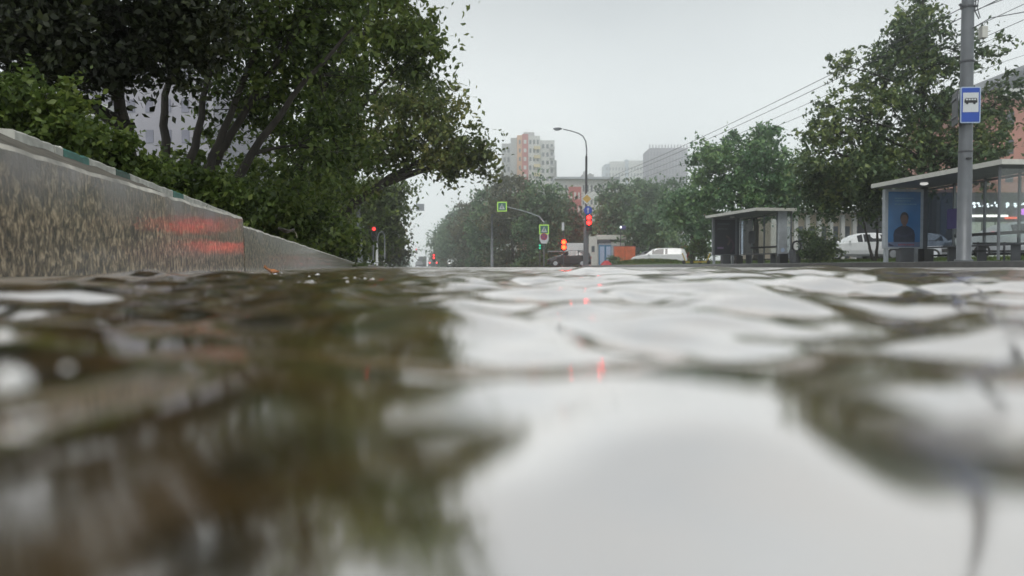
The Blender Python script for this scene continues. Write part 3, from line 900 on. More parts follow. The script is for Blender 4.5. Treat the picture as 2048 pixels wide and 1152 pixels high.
make_tree('small green shrub in front of the dark car bonnet', 'bush', (gx(1075, 76), 76, .1), [lobe(1068, 523, 76, 9, 6), lobe(1082, 519, 76, 12, 9), lobe(1050, 527, 76, 8, 5)], M['leaf_bush'], 90, .22, .4, .03, seed=73, name='bush')
make_tree('small dark green shrub in front of the blue cabins', 'bush', (gx(1226, 70), 70, .2), [lobe(1226, 519, 70, 6, 4), lobe(1233, 524, 70, 5, 3)], M['leaf_far'], 90, .2, .35, .03, seed=74, name='bush')

mound = []
for t in np.linspace(0, 1, 15):
    px = 1236 + (1412 - 1236) * t; dm = 57.2 - 4.5 * t
    hgt_ = .14 + .36 * math.sin(math.pi * min(1, t * 1.15 + .08)) ** .6 if t < .8 else .14 + .30 * (1 - t) / .2
    mound.append([(gx(px, dm), dm - 1.6, .12), (gx(px, dm), dm - .8, hgt_ * .8), (gx(px, dm), dm, hgt_), (gx(px, dm), dm + 1.0, hgt_ * .8), (gx(px, dm), dm + 1.6, .1)])
strip('grass_mound', mound, M['lawn'])

# grass
def grass(name, pts, h, m, seed):
    r = np.random.default_rng(seed)
    n = len(pts)
    hh = h * r.uniform(.4, 1.2, n)
    a = r.uniform(0, 2 * np.pi, n)
    ln = r.normal(size=(n, 2)) * hh[:, None] * .35
    w = hh * .05 + .001
    dx = np.stack([np.cos(a) * w, np.sin(a) * w, 0 * w], 1)
    tip = pts + np.stack([ln[:, 0], ln[:, 1], hh], 1)
    mid = pts + np.stack([ln[:, 0] * .3, ln[:, 1] * .3, hh * .6], 1)
    v = np.stack([pts - dx, pts + dx, mid + dx * .7, tip, mid - dx * .7], 1).reshape(-1, 3)
    q = np.arange(len(v)).reshape(-1, 5)
    o = mesh_np(name, v, q, m)
    return tag(o, kind='stuff')
def scatter_left(n, d0, d1, o0, o1, z, seed):
    r = np.random.default_rng(seed)
    d = d0 + (d1 - d0) * r.random(n) ** 1.3
    o = r.uniform(o0, o1, n)
    return np.stack([-.40 - .189 * d - KN.x * o, d - KN.y * o, np.full(n, z)], 1)
tag(grass('grass', np.concatenate([scatter_left(5000, 2.7, 12, .2, 1.6, .16, 1), scatter_left(7000, 8, 30, .2, 3, .13, 2)]), .07, M['grass'], 5), 'grass growing behind the left kerb', 'grass')
r_ = np.random.default_rng(8)
n = 5000
dd_ = r_.uniform(24, 30.5, n); oo = r_.uniform(-.4, 3.0, n)
tag(grass('grass', np.stack([-.5 - .189 * dd_ - oo, dd_, np.full(n, .03)], 1), .14, M['grass'], 6), 'tuft of bright grass at the dipping end of the left kerb', 'grass')
n = 26000
dd_ = r_.uniform(20, 58, n); off = r_.uniform(0, 8, n)
ww = np.where(dd_ < 38, 5.6, np.maximum(2.2, 5.6 - (dd_ - 38) * .35))
tm = r_.uniform(0, 1, 9000); pm = 1236 + 176 * tm; dm = 57.2 - 4.5 * tm + r_.uniform(-1.2, 1.0, 9000)
hm_ = np.where(tm < .8, .14 + .34 * np.sin(np.pi * np.minimum(1, tm * 1.15 + .08)) ** .6, .14 + .28 * (1 - tm) / .2) * (1 - .14 * np.abs(dm - (57.2 - 4.5 * tm)))
tag(grass('grass', np.stack([(pm - 1024) / 1500 * dm, dm, hm_ - .03], 1), .22, M['grass'], 9), 'long grass on the low mound before the white estate car', 'grass')
tag(grass('grass', np.stack([kerb_x(dd_) + .15 + ww + off, dd_, .17 + np.minimum(off, 4) * .03], 1), .16, M['grass'], 7), 'lawn grass between the right pavement and the parked cars', 'grass')

# ------------------------------------------------------------ vehicles
def car(label, cat, loc, heading, paint, L=4.4, W=1.78, Hh=1.48, kind='hatch', lights_on=None, group=None, name='parked_car'):
    """heading: direction of the bonnet, radians from +x"""
    rt = thing(name, label, cat, loc, heading, group)
    # stations from bonnet (+x) to tail (-x): x, top height, belt height, roof half width factor
    if kind == 'wagon':
        S = [(.50, .52, .50, .80), (.485, .70, .66, .84), (.44, .80, .76, .88), (.30, .93, .88, .88), (.24, .98, .92, .86), (.12, 1.36, .95, .72), (.06, 1.44, .95, .71), (-.10, 1.48, .96, .71), (-.26, 1.48, .97, .70), (-.40, 1.44, .98, .70), (-.455, 1.36, .98, .69), (-.49, 1.0, .96, .80), (-.50, .60, .58, .84)]
    elif kind == 'sedan':
        S = [(.50, .50, .48, .80), (.485, .66, .62, .84), (.44, .76, .72, .88), (.28, .90, .85, .88), (.22, .94, .90, .86), (.08, 1.34, .93, .72), (.02, 1.42, .93, .70), (-.12, 1.45, .94, .70), (-.22, 1.40, .95, .70), (-.36, 1.04, .96, .82), (-.46, .98, .92, .86), (-.49, .90, .86, .84), (-.50, .55, .53, .82)]
    else:
        S = [(.50, .52, .50, .80), (.485, .68, .64, .84), (.44, .80, .76, .88), (.28, .98, .92, .88), (.22, 1.03, .96, .86), (.06, 1.40, .99, .72), (-.02, 1.47, .99, .70), (-.18, 1.49, 1.0, .70), (-.32, 1.46, 1.02, .69), (-.42, 1.36, 1.03, .68), (-.465, 1.20, 1.02, .74), (-.49, .95, .92, .82), (-.50, .58, .56, .84)]
    sc = Hh / 1.48
    mb = MB(); rowsC = []
    for fx, top, belt, wf in S:
        x = fx * L; w = W / 2
        nar = 1 - 1.6 * max(0, abs(fx) - .42)
        w *= nar
        top *= sc; belt *= sc
        half = [(w * .86, .20), (w * .97, .30), (w, .50 * min(1, belt / .6)), (w * .985, belt), (w * wf, top - .035), (w * wf * .82, top), (0, top + .012)]
        rowsC.append([(x, y, z) for y, z in half] + [(x, -y, z) for y, z in reversed(half[:-1])])
    k = len(rowsC[0])
    for r_ in rowsC: mb.v += r_
    for i in range(len(rowsC) - 1):
        for j in range(k - 1):
            a = i * k + j
            mb.f.append((a, a + 1, a + k + 1, a + k)); mb.m.append(0)
        mb.f.append((i * k + k - 1, i * k, (i + 1) * k, (i + 1) * k + k - 1)); mb.m.append(0)
    mb.f.append(tuple(range(k))); mb.f.append(tuple((len(rowsC) - 1) * k + j for j in reversed(range(k)))); mb.m += [0, 0]
    mb.build('body', paint, rt, smooth=False, bevel=.02)
    def glass_quad(i0, i1, j0, j1, m_in=.10, o_=.012):
        a, b, c, d_ = Vector(rowsC[i0][j0]), Vector(rowsC[i0][j1]), Vector(rowsC[i1][j1]), Vector(rowsC[i1][j0])
        cc = (a + b + c + d_) / 4
        n = (b - a).cross(d_ - a).normalized()
        if n.dot(cc - Vector((cc.x, 0, .8))) < 0: n = -n
        if abs(cc.y) < .02 and n.z < 0: n = -n
        return [p + (cc - p) * m_in + n * o_ for p in (a, b, c, d_)]
    # side windows, windscreen, rear screen
    roofs = [i for i, s_ in enumerate(S) if s_[3] < .73]
    a0, a1 = roofs[0], roofs[-1]
    midi = (a0 + a1) // 2
    for side in (0, 1):
        j0, j1 = (3, 4) if side == 0 else (k - 4, k - 5)
        for ia, ib in ((a0, midi), (midi, a1)):
            mb = MB(); mb.add(glass_quad(ia, ib, j0, j1), [(0, 1, 2, 3)])
            mb.build('side_window', M['carglass'], rt)
        mb = MB(); q_ = [Vector(rowsC[a0 - 1][j0]), Vector(rowsC[a0][j1]), Vector(rowsC[a0][j0])]
    ws = MB(); ws.add(glass_quad(a0 - 1, a0, 4, k - 5, .07), [(0, 1, 2, 3)]); ws.build('windscreen', M['carglass'], rt)
    rs = MB(); rs.add(glass_quad(a1, a1 + 1, 4, k - 5, .12), [(0, 1, 2, 3)]); rs.build('rear_window', M['carglass'], rt)
    for fx in (.31, -.30):
        for sy in (1, -1):
            w_ = MB()
            Mx = Matrix.Translation((fx * L, sy * (W / 2 - .09), .31)) @ Matrix.Rotation(math.pi / 2, 4, 'X')
            w_.lathe([(.20, -.10), (.29, -.10), (.315, -.06), (.315, .06), (.29, .10), (.20, .10)], 18, Mx)
            t_ = w_.build('wheel', M['rubber'], rt, smooth=False)
            rm = MB(); rm.lathe([(.19, -.107), (.17, -.09), (.05, -.095), (.05, .095), (.17, .09), (.19, .107)], 12, Mx)
            rm.build('rim', M['chrome'], t_)
    for sy in (1, -1):
        h = MB(); h.ball((.475 * L, sy * W * .33, .64 * sc), (.09, .17, .07), 8, 5); h.build('headlight', M['chrome'] if lights_on != 'head' else M['white_on'], rt)
        h = MB(); h.box((-.495 * L, sy * W * .38, .82 * sc), (.06, .20, .18)); h.build('tail_light', M['signred'] if lights_on != 'tail' else M['tail_on'], rt)
        h = MB(); h.ball((.17 * L, sy * (W / 2 + .08), 1.0 * sc), (.06, .10, .07), 8, 5); h.build('mirror', paint, rt)
    b = MB(); b.box((.497 * L, 0, .36), (.05, W * .8, .14)); b.build('bumper', M['black'], rt)
    return rt

car('dark hatchback in the side street, facing left, half hidden by the lamp post', 'car', (gx(1139, 65), 65, .02), math.pi - .12, M['carblack'], 3.75, 1.7, 1.44)
car('white estate car parked behind the grass, beside the orange wall', 'car', (gx(1318, 60), 60, .02), math.pi - .25, M['carwhite'], 4.4, 1.78, 1.50, 'wagon')
car('white saloon seen between the V stemmed tree and the green bush', 'car', (gx(1718, 38), 38, .02 + .33), math.pi - .12, M['carwhite'], 4.4, 1.78, 1.40, 'sedan')
car('silver car parked right of the white saloon, behind the V stemmed tree', 'car', (gx(1800, 40), 40, .35), math.pi - .1, M['carsilver'], 4.4, 1.78, 1.45, 'hatch')
car('pale silver car seen through the glass of the near bus shelter', 'car', (gx(2012, 31), 31, .35), math.pi - .1, M['carsilver'], 4.4, 1.78, 1.5, 'hatch')
car('dark car just behind the orange wall, left of the white estate car', 'car', (gx(1290, 82), 82, .3), math.pi, M['cargrey'], 4.2, 1.75, 1.45)

# truck behind the dark hatchback
rt = thing('delivery_truck', 'white box truck standing behind the dark hatchback', 'truck', (gx(1146, 86), 86, .02), math.pi)
b = MB(); b.box((-.3, 0, 2.05), (2.2, 2.0, 1.3)); b.build('cargo_box', M['white'], rt, bevel=.04)
b = MB(); b.box((-.3, 0, 1.1), (2.3, 1.9, .55)); b.build('chassis', M['steel_dark'], rt)
b = MB(); b.prism([(-2.2, .5), (-2.2, 1.9), (-1.55, 2.0), (-1.45, .5)], -.9, .9); b.build('cab', M['carwhite'], rt, bevel=.05)
b = MB(); b.box((1.9, 0, 1.78), (2.0, 1.6, .09)); b.build('tail_lift', M['steel_light'], rt)
for x in (-1.7, .5):
    for y in (-.8, .8):
        b = MB(); b.lathe([(.3, -.1), (.4, -.1), (.4, .1), (.3, .1)], 14, Matrix.Translation((x, y, .4)) @ Matrix.Rotation(math.pi / 2, 4, 'X')); b.build('wheel', M['rubber'], rt)

# distant traffic near the vanishing point
def far_car(px, d, label, on, paint, hh=1.5):
    car(label, 'car', (gx(px, d), d, .01), math.pi / 2 + .126 if on == 'tail' else -math.pi / 2 + .126, paint, 4.3, 1.8, hh, 'hatch', on, 'distant traffic near the vanishing point', 'distant_car')
far_car(866, 150, 'distant car with glowing red tail lights, rightmost in the far traffic', 'tail', M['cargrey'])
far_car(838, 190, 'distant grey car in the middle of the far traffic', None, M['cargrey'])
far_car(800, 150, 'distant car with white headlights at the left of the far traffic', 'head', M['carsilver'])
far_car(812, 175, 'second distant car with headlights, just right of the leftmost one', 'head', M['carwhite'])
far_car(905, 135, 'distant pale car under the right row of trees', 'head', M['carwhite'])
rt = thing('distant_truck', 'hazy grey lorry among the far traffic, taller than the cars', 'truck', (gx(845, 230), 230, .01), math.pi / 2 + .126, 'distant traffic near the vanishing point')
b = MB(); b.box((0, 0, 1.9), (6, 2.4, 2.6)); b.build('cargo_box', M['cargrey'], rt, bevel=.05)
b = MB(); b.prism([(3.05, .5), (3.05, 2.5), (4.2, 2.4), (4.5, 1.4), (4.5, .5)], -1.1, 1.1); b.build('cab', M['steel_dark'], rt)
b = MB(); b.box((0, 0, .45), (6.2, 2.2, .7)); b.build('chassis', M['black'], rt)

# ------------------------------------------------------------ street furniture
def signal_head(name, parent, loc, lit, n=3, s=.30, mats_on=None, depth=.25, sec=None):
    """faces the camera (-y)"""
    hd = MB()
    hd.box((0, 0, n * s / 2), (s * 1.15, depth, n * s * 1.04))
    h = hd.build('signal_housing', M['black'], parent, bevel=.02)
    h.location = loc
    for i in range(n):
        z = (n - 1 - i) * s + s / 2
        ln = MB()
        ln.ball((0, 0, 0), (s * .40, .04, s * .40), 14, 8)
        mm = lit.get(i, M['lens_off'])
        l_ = ln.build('signal_lens', mm, h)
        l_.location = (0, -depth / 2 - .005, z)
        v = MB()
        pts = []
        for t in np.linspace(0, math.pi, 9):
            pts.append((s * .46 * math.cos(t), s * .46 * math.sin(t)))
        for (x0, z0), (x1, z1) in zip(pts[:-1], pts[1:]):
            v.add([(x0, 0, z0), (x1, 0, z1), (x1, -.2, z1 * .98), (x0, -.2, z0 * .98)], [(0, 1, 2, 3)])
        vi = v.build('visor', M['black'], h)
        vi.location = (0, -depth / 2, z)
    return h

# main lamp post with its signs and signal
d = 58
X0 = gx(1172, d)
rt = thing('street_lamp', 'tall lamp post at the crossing with a curved arm and a single lamp head', 'street lamp', (X0, d, .13))
b = MB(); b.lathe([(.24, 0), (.24, .05), (.21, .06), (.20, 2.75), (.12, 2.95)], 14); b.build('post_base', M['steel'], rt, smooth=False)
def zr(py): return zz(py, d) - .13
b = MB()
top = zr(312)
b.tube([(0, 0, 2.9), (0, 0, 5), (0, 0, top)], [.105, .095, .085], 10)
b.build('pole', M['steel_dark'], rt, smooth=True)
arm = [(1172.5, 312), (1172.5, 298), (1171, 283), (1165, 272), (1156, 266.5), (1142, 262), (1126, 258.5)]
b = MB(); b.tube([(gx(px, d) - X0, 0, zr(py)) for px, py in arm], [.06, .055, .05, .045, .045, .04, .04], 8); b.build('arm', M['steel'], rt, smooth=True)
b = MB(); b.ball((gx(1115, d) - X0, 0, zr(257.5)), (.36, .14, .10), 12, 7); lh = b.build('lamp_head', M['steel'], rt, smooth=True)
b = MB(); b.ball((gx(1114, d) - X0, 0, zr(259.5)), (.24, .11, .07), 12, 6); b.build('diffuser', M['steel_light'], lh, smooth=True)
def disc(mb_, x, y, z, r, th=.02, n=20, mi=0):
    mb_.prism([(x + r * math.cos(2 * math.pi * i / n), z + r * math.sin(2 * math.pi * i / n)) for i in range(n)], y, y + th, mi=mi)
rt2 = thing('priority_sign', 'faded ochre diamond priority sign highest on the lamp post', 'road sign', (gx(1173, d), d - .16, zz(398, d)))
b = MB(); a = .44; b.prism([(0, a), (-a, 0), (0, -a), (a, 0)], 0, .02); b.build('sign_plate', M['signwhite'], rt2)
b = MB(); a = .34; b.prism([(0, a), (-a, 0), (0, -a), (a, 0)], -.004, -.001); b.build('sign_face', M['signyellow'], rt2)
rt2 = thing('direction_sign', 'round blue sign with a white upward arrow above the red signal', 'road sign', (gx(1175, d), d - .28, zz(421, d)))
b = MB(); disc(b, 0, 0, 0, .32); b.build('sign_plate', M['signblue'], rt2)
b = MB(); b.prism([(-.035, -.2), (-.035, .06), (-.11, .06), (0, .22), (.11, .06), (.035, .06), (.035, -.2)], -.006, -.002); b.build('arrow', M['signwhite'], rt2)
rt2 = thing('traffic_light', 'traffic light glowing red on the lamp post under the blue arrow sign', 'traffic light', (gx(1176, d), d - .5, zz(462, d)))
signal_head('traffic_light', rt2, (0, 0, 0), {0: M['red_big'], 1: M['red_big']}, 3, .40)
b = MB(); b.tube([(0, .12, .25), (0, .32, .25)], .03, 6); b.tube([(0, .12, .95), (0, .40, .95)], .03, 6); b.build('bracket', M['steel_dark'], rt2)

# pedestrian signal with orange red lights
d = 64
rt = thing('pedestrian_signal', 'thin post with two glowing orange red signal lights in front of the dark car', 'traffic light', (gx(1127, d), d, .02))
z0 = .02
b = MB(); b.tube([(0, 0, 0), (0, 0, zz(446, d) - z0)], .045, 8); b.build('pole', M['steel_dark'], rt)
signal_head('s', rt, (0, -.18, zz(500, d) - z0), {0: M['orange_on'], 1: M['orange_on']}, 2, .44)
b = MB(); b.box((-.06, -.08, zz(453, d) - z0), (.20, .04, .70)); b.build('backing_plate', M['signwhite'], rt)

# pole with crossing sign arm
d = 71
X0 = gx(1088, d)
rt = thing('sign_post', 'grey post by the crossing with a long arm reaching left', 'post', (X0, d, .05))
b = MB(); b.tube([(0, 0, 0), (0, 0, zz(447, d))], .06, 8); b.build('pole', M['steel'], rt)
b = MB(); b.tube([(0, 0, zz(446, d)), (gx(1078, d) - X0, 0, zz(434, d)), (gx(1050, d) - X0, 0, zz(424, d)), (gx(1013, d) - X0, 0, zz(414.5, d)), (gx(997, d) - X0, 0, zz(414, d))], [.06, .05, .045, .04, .035], 7); b.build('arm', M['steel_light'], rt, smooth=True)
def crossing_sign(px, py, label, s=.92):
    r2 = thing('crossing_sign', label, 'road sign', (gx(px, d), d - .12, zz(py, d)), 0, 'square pedestrian crossing signs')
    b = MB(); b.box((0, .012, 0), (s, .02, s)); b.build('sign_border', M['signlime'], r2, bevel=.006)
    b = MB(); b.box((0, -.004, 0), (s * .78, .008, s * .78)); b.build('sign_face', M['sg'], r2)
    b = MB(); b.prism([(0, s * .30), (-s * .30, -s * .27), (s * .30, -s * .27)], -.014, -.010); b.build('triangle', M['signwhite'], r2)
    # walking figure on stripes
    b = MB()
    b.prism([(.03, .10), (.07, .14), (.03, .18), (-.01, .14)], -.022, -.018)
    b.prism([(-.05, -.02), (.05, -.02), (.06, .10), (-.03, .10)], -.022, -.018)
    b.prism([(-.05, -.02), (-.13, -.20), (-.08, -.20), (.0, -.04)], -.022, -.018)
    b.prism([(.05, -.02), (.12, -.20), (.07, -.20), (.0, -.04)], -.022, -.018)
    b.build('walking_figure', M['black'], r2)
M['sg'] = mat('sign_face_green', (.03, .16, .12), .4, var=.05)
crossing_sign(1004, 413.5, 'square crossing sign with lime border hanging from the arm, left one')
crossing_sign(1088, 459, 'square crossing sign with lime border on the post, above the round sign')
r2 = thing('stopping_sign', 'round violet no stopping sign on a pale shield plate under the crossing sign', 'road sign', (X0, d - .12, zz(474, d)))
b = MB(); b.prism([(-.42, .36), (-.42, -.30), (-.25, -.62), (.25, -.62), (.42, -.30), (.42, .36)], .01, .03); b.build('sign_plate', M['signwhite'], r2)
b = MB(); disc(b, -.02, -.004, .03, .33, .01); b.build('sign_ring', M['signred'], r2)
b = MB(); disc(b, -.02, -.012, .03, .265, .007); b.build('sign_face', M['signviolet'], r2)
b = MB(); b.prism([(-.24, .19), (-.18, .25), (.20, -.13), (.14, -.19)], -.018, -.014); b.prism([(-.24, -.13), (-.18, -.19), (.20, .19), (.14, .25)], -.019, -.015); b.build('cross_bars', M['signred'], r2)
r2 = thing('traffic_light', 'small green lit signal left of the crossing sign post', 'traffic light', (gx(1079.5, d), d, .05))
b = MB(); b.tube([(0, 0, 0), (0, 0, zz(500, d))], .04, 7); b.build('pole', M['steel_dark'], r2)
signal_head('s', r2, (0, -.12, zz(499, d) - .05), {0: M['green_on'], 1: M['green_on']}, 2, .25)

# grey poles
def plain_post(name, label, cat, px, d, py_top, r=.08, m='steel', z0=.0, group=None, lamp=None, lean=0):
    X = gx(px, d)
    rt = thing(name, label, cat, (X, d, z0), 0, group)
    zt = zz(py_top, d)
    b = MB(); b.tube([(0, 0, -.1), (lean, 0, zt * .5), (lean * 2, 0, zt)], [r * 1.3, r * 1.1, r * .8], 10); b.build('pole', M[m], rt, smooth=True)
    if lamp:
        lx, ly = lamp
        b = MB(); xx = gx(lx, d) - X; b.tube([(lean * 2, 0, zt - .2), (xx * .35, 0, zt + (zz(ly, d) - zt) * .8), (xx, 0, zz(ly, d))], [.05, .045, .035], 7); b.build('arm', M[m], rt, smooth=True)
        b = MB(); b.ball((xx - .25, 0, zz(ly, d)), (.42, .16, .11), 10, 6); b.build('lamp_head', M[m], rt, smooth=True)
    return rt
plain_post('utility_pole', 'plain grey pole at the end of the left kerb, beside the red signal', 'pole', 721, 40, 385, .10, 'steel', .02, lean=-.06)
plain_post('utility_pole', 'grey pole among the right row of trees, left of the crossing sign', 'pole', 984, 80, 428, .13, 'steel')
plain_post('street_lamp', 'highest street lamp of the three left of the right row of trees', 'street lamp', 985, 118, 392, .12, 'steel', 0, 'lamps over the far road', (957, 380))
plain_post('street_lamp', 'middle street lamp of the three over the far road', 'street lamp', 978, 140, 402, .12, 'steel', 0, 'lamps over the far road', (960, 394))
plain_post('street_lamp', 'furthest street lamp of the right row, tiny head against the sky', 'street lamp', 925, 175, 432, .13, 'steel', 0, 'lamps over the far road', (904, 425))
# overhead sign on an arm, seen from behind
d = 62
X = gx(745, d)
rt = thing('overhead_sign', 'grey rectangular sign on a thin arm reaching over the road from the left trees', 'road sign', (X, d, .05))
b = MB(); b.tube([(0, 0, 0), (0, 0, zz(430, d))], .09, 8); b.build('pole', M['steel'], rt)
b = MB(); b.tube([(0, 0, zz(430, d)), (gx(790, d) - X, 0, zz(423, d)), (gx(842, d) - X, 0, zz(417, d))], [.07, .05, .04], 7); b.build('arm', M['steel_light'], rt)
b = MB(); b.box((gx(841, d) - X, -.08, zz(416, d)), (.66, .04, .58)); b.box((gx(841, d) - X, -.11, zz(416, d)), (.60, .02, .05)); b.build('sign_plate', M['steel_light'], rt, bevel=.004)
# left red signal
d = 46
X = gx(750, d)
rt = thing('traffic_light', 'red traffic light on a slim post under the left trees', 'traffic light', (X, d, .05))
b = MB(); b.tube([(-.10, 0, 0), (-.10, 0, zz(456, d))], .045, 8); b.build('pole', M['steel'], rt)
signal_head('s', rt, (.0, -.16, zz(482, d)), {0: M['red_on']}, 3, .27)
rt = thing('guard_frame', 'grey arched metal frame with a round top right of the left red signal', 'frame', (gx(763, 44), 44, .05))
b = MB(); b.tube([(-.22, 0, 0), (-.22, 0, zz(478, 44)), (-.14, 0, zz(468, 44)), (.05, 0, zz(465, 44)), (.16, 0, zz(470, 44)), (.2, 0, zz(480, 44)), (.2, 0, zz(520, 44))], .035, 7); b.build('tube_frame', M['steel'], rt, smooth=True)
b = MB(); b.tube([(-.22, 0, .6), (.2, 0, .6)], .02, 6); b.build('rail', M['steel_dark'], rt)
rt = thing('litter', 'white plastic sheet hanging between the posts under the left red signal', 'plastic sheet', (gx(754, 42), 42, .1))
b = MB(); b.add([(-.06, 0, .0), (.05, .02, .0), (.07, 0, .55), (.03, .02, 1.2), (-.04, 0, 1.3), (-.07, -.02, .5), (-.05, .08, .1), (.04, .09, .1)], [(0, 1, 2, 3, 4, 5), (6, 7, 2, 3, 4, 5), (0, 1, 7, 6)]); b.build('sheet', M['white'], rt)
# parked blue car glimpsed left
car('small blue grey car glimpsed under the trees left of the grey pole', 'car', (gx(706, 60), 60, .15), 1.6, M['signviolet'], 4.0, 1.7, 1.5)
# far signals
d = 120
rt = thing('traffic_light', 'far red traffic light standing over the tail lights near the vanishing point', 'traffic light', (gx(868, d), d, .02))
b = MB(); b.tube([(0, 0, 0), (0, 0, zz(505, d))], .07, 7); b.build('pole', M['steel_dark'], rt)
signal_head('s', rt, (0, -.14, zz(524, d)), {0: M['red_on'], 1: M['red_on']}, 3, .42)
d = 240
rt = thing('traffic_light', 'faint pink red traffic light hanging over the far grey lorry', 'traffic light', (gx(852, d), d, .02))
b = MB(); b.tube([(0, 0, 0), (0, 0, zz(500, d)), (gx(832, d) - gx(852, d), 0, zz(499, d))], .08, 7); b.build('pole', M['steel'], rt)
signal_head('s', rt, (gx(833, d) - gx(852, d), -.2, zz(507, d)), {0: M['red_on']}, 3, .5)

# ------------------------------------------------------------ near pole on the right, bus stop sign, wires
d = 17
X = gx(1927, d)
rt = thing('utility_pole', 'thick grey tapered pole rising out of the picture in front of the near bus shelter', 'pole', (X, d, .15))
b = MB(); b.lathe([(.19, -.02), (.19, .03), (.152, .05), (.145, 2.0), (.135, 4), (.125, 6), (.115, 8.2), (.11, 8.3)], 20); b.build('pole', M['steel'], rt, smooth=True)
for zt in (zz(137, d), zz(317, d), zz(28, d)):
    b = MB(); b.lathe([(.15, zt - .02), (.155, zt - .015), (.155, zt + .015), (.15, zt + .02)], 16)
    b.build('clamp_band', M['steel_dark'], rt)
b = MB(); b.box((gx(1957, d) - X, -.02, zz(66, d) - .15), (.13, .16, .26)); b.build('junction_box', M['trim'], rt, bevel=.01)
b = MB(); b.tube([(.10, -.05, zz(0, d)), (.16, -.03, zz(20, d)), (.14, -.02, zz(35, d)), (.24, -.02, zz(52, d))], .012, 6)
b.tube([(.18, -.05, zz(-10, d)), (.22, -.03, zz(10, d)), (.20, -.02, zz(30, d)), (.27, -.02, zz(50, d))], .01, 6)
b.tube([(-.2, -.02, zz(22, d)), (-.12, -.02, zz(30, d)), (.22, 0, zz(25, d))], .03, 6); b.build('cable_drop', M['steel_dark'], rt)
b = MB(); b.box((-.02, -.16, zz(319, d) - .15), (.10, .06, .04)); b.build('clip', M['black'], rt)
# bus stop sign
rt = thing('bus_stop_sign', 'blue and white bus stop sign with a bus pictogram on the thick grey pole', 'bus stop sign', (at(1941, 214, d - .22).x, d - .22, zz(214, d)), R(-4))
w, h = .435, .80
def rrect(w_, h_, r):
    pts = []
    for cx, cz, a0 in ((w_ / 2 - r, h_ / 2 - r, 0), (-w_ / 2 + r, h_ / 2 - r, 90), (-w_ / 2 + r, -h_ / 2 + r, 180), (w_ / 2 - r, -h_ / 2 + r, 270)):
        for t in range(0, 91, 18):
            pts.append((cx + r * math.cos(R(a0 + t)), cz + r * math.sin(R(a0 + t))))
    return pts
b = MB(); b.prism(rrect(w, h, .035), 0, .025); b.build('sign_border', M['signborder'], rt)
b = MB(); b.prism(rrect(w - .05, h - .05, .02), -.004, -.001); b.build('sign_panel', M['signblue'], rt)
b = MB(); b.box((0, -.008, .055), (.335, .004, .43)); b.build('white_field', M['signwhite'], rt)
b = MB()
b.prism([(-.135, .045), (-.14, .085), (-.125, .135), (-.10, .15), (.115, .15), (.13, .135), (.14, .06), (.135, .045)], -.016, -.012)
for cx in (-.08, .075):
    disc(b, cx, -.019, .04, .028, .003, 14)
bp_ = b.build('bus_pictogram', M['black'], rt)
b = MB()
for i in range(4):
    b.box((-.088 + i * .058, -.021, .118), (.042, .002, .035))
b.build('pictogram_windows', M['signwhite'], bp_)
b = MB(); b.box((-.10, .06, .2), (.03, .12, .03)); b.box((-.10, .06, -.3), (.03, .12, .03)); b.build('bracket', M['steel_light'], rt)
rt = thing('road_sign', 'dark grey back of a sign panel on the left side of the thick grey pole', 'road sign', (at(1911, 218, d).x, d + .02, zz(218, d)), R(70))
b = MB(); b.box((0, 0, 0), (.55, .03, .74)); b.build('sign_plate', M['steel_dark'], rt, bevel=.008)
for zq in (.2, -.2):
    b = MB(); b.box((0, .03, zq), (.5, .03, .03)); b.build('stiffener', M['steel'], rt)
# overhead wires running along the road
def wire(label, x0, z0, sag=.25, lat=None, r=.012, d0=6, d1=230, dirx=-.112):
    mb = MB()
    pts = []
    for i in range(61):
        t = i / 60
        dd = d0 + (d1 - d0) * t ** 1.6
        span = ((dd - 17) / 41.0) % 1.0
        pts.append((x0 + dirx * dd, dd, z0 - sag * 4 * span * (1 - span)))
    mb.tube(pts, r, 5)
    return tag(mb.build('overhead_wire', M['steel_dark']), label, 'wire', 'overhead wires on the right')
def wire_px(label, px, py, z, **k):
    dd = (534 - py) and z * 1500 / (534 - py)
    x = gx(px, dd) + .112 * dd
    wire(label, x, z + .014, **k)
wire_px('uppermost overhead wire, crossing the sky left of the tall dark tree', 1640, 150, 7.2)
wire_px('second overhead wire, close under the uppermost one', 1640, 164, 7.0)
wire_px('third overhead wire from the top, above the blue green tree', 1640, 186, 6.8, r=.009)
wire_px('lowest overhead wire, touching the blue green tree top', 1640, 206, 6.6, r=.009)
def wire2(label, pts, r=.010):
    mb = MB(); mb.tube([at(*p) for p in pts], r, 5)
    return tag(mb.build('overhead_wire', M['steel_dark']), label, 'wire', 'overhead wires on the right')
wire2('short wire leaving the top of the thick pole to the upper right', [(1932, 28, 17), (1990, 5, 16.6), (2070, -24, 16)])
wire2('sagging wire with a small joint right of the thick pole', [(1935, 62, 17), (1981, 36, 16.5), (2060, 22, 15.5)])
wire2('slack wire curving between the grey pole and the crossing sign arm', [(984, 428, 80), (1000, 436, 79), (1020, 438, 78), (1045, 430, 77), (1072, 414, 76), (1096, 401, 75)], .022)
wire2('wire falling from behind the pole towards the pinkish building', [(1938, 150, 18), (2012, 122, 30), (2080, 100, 40)])

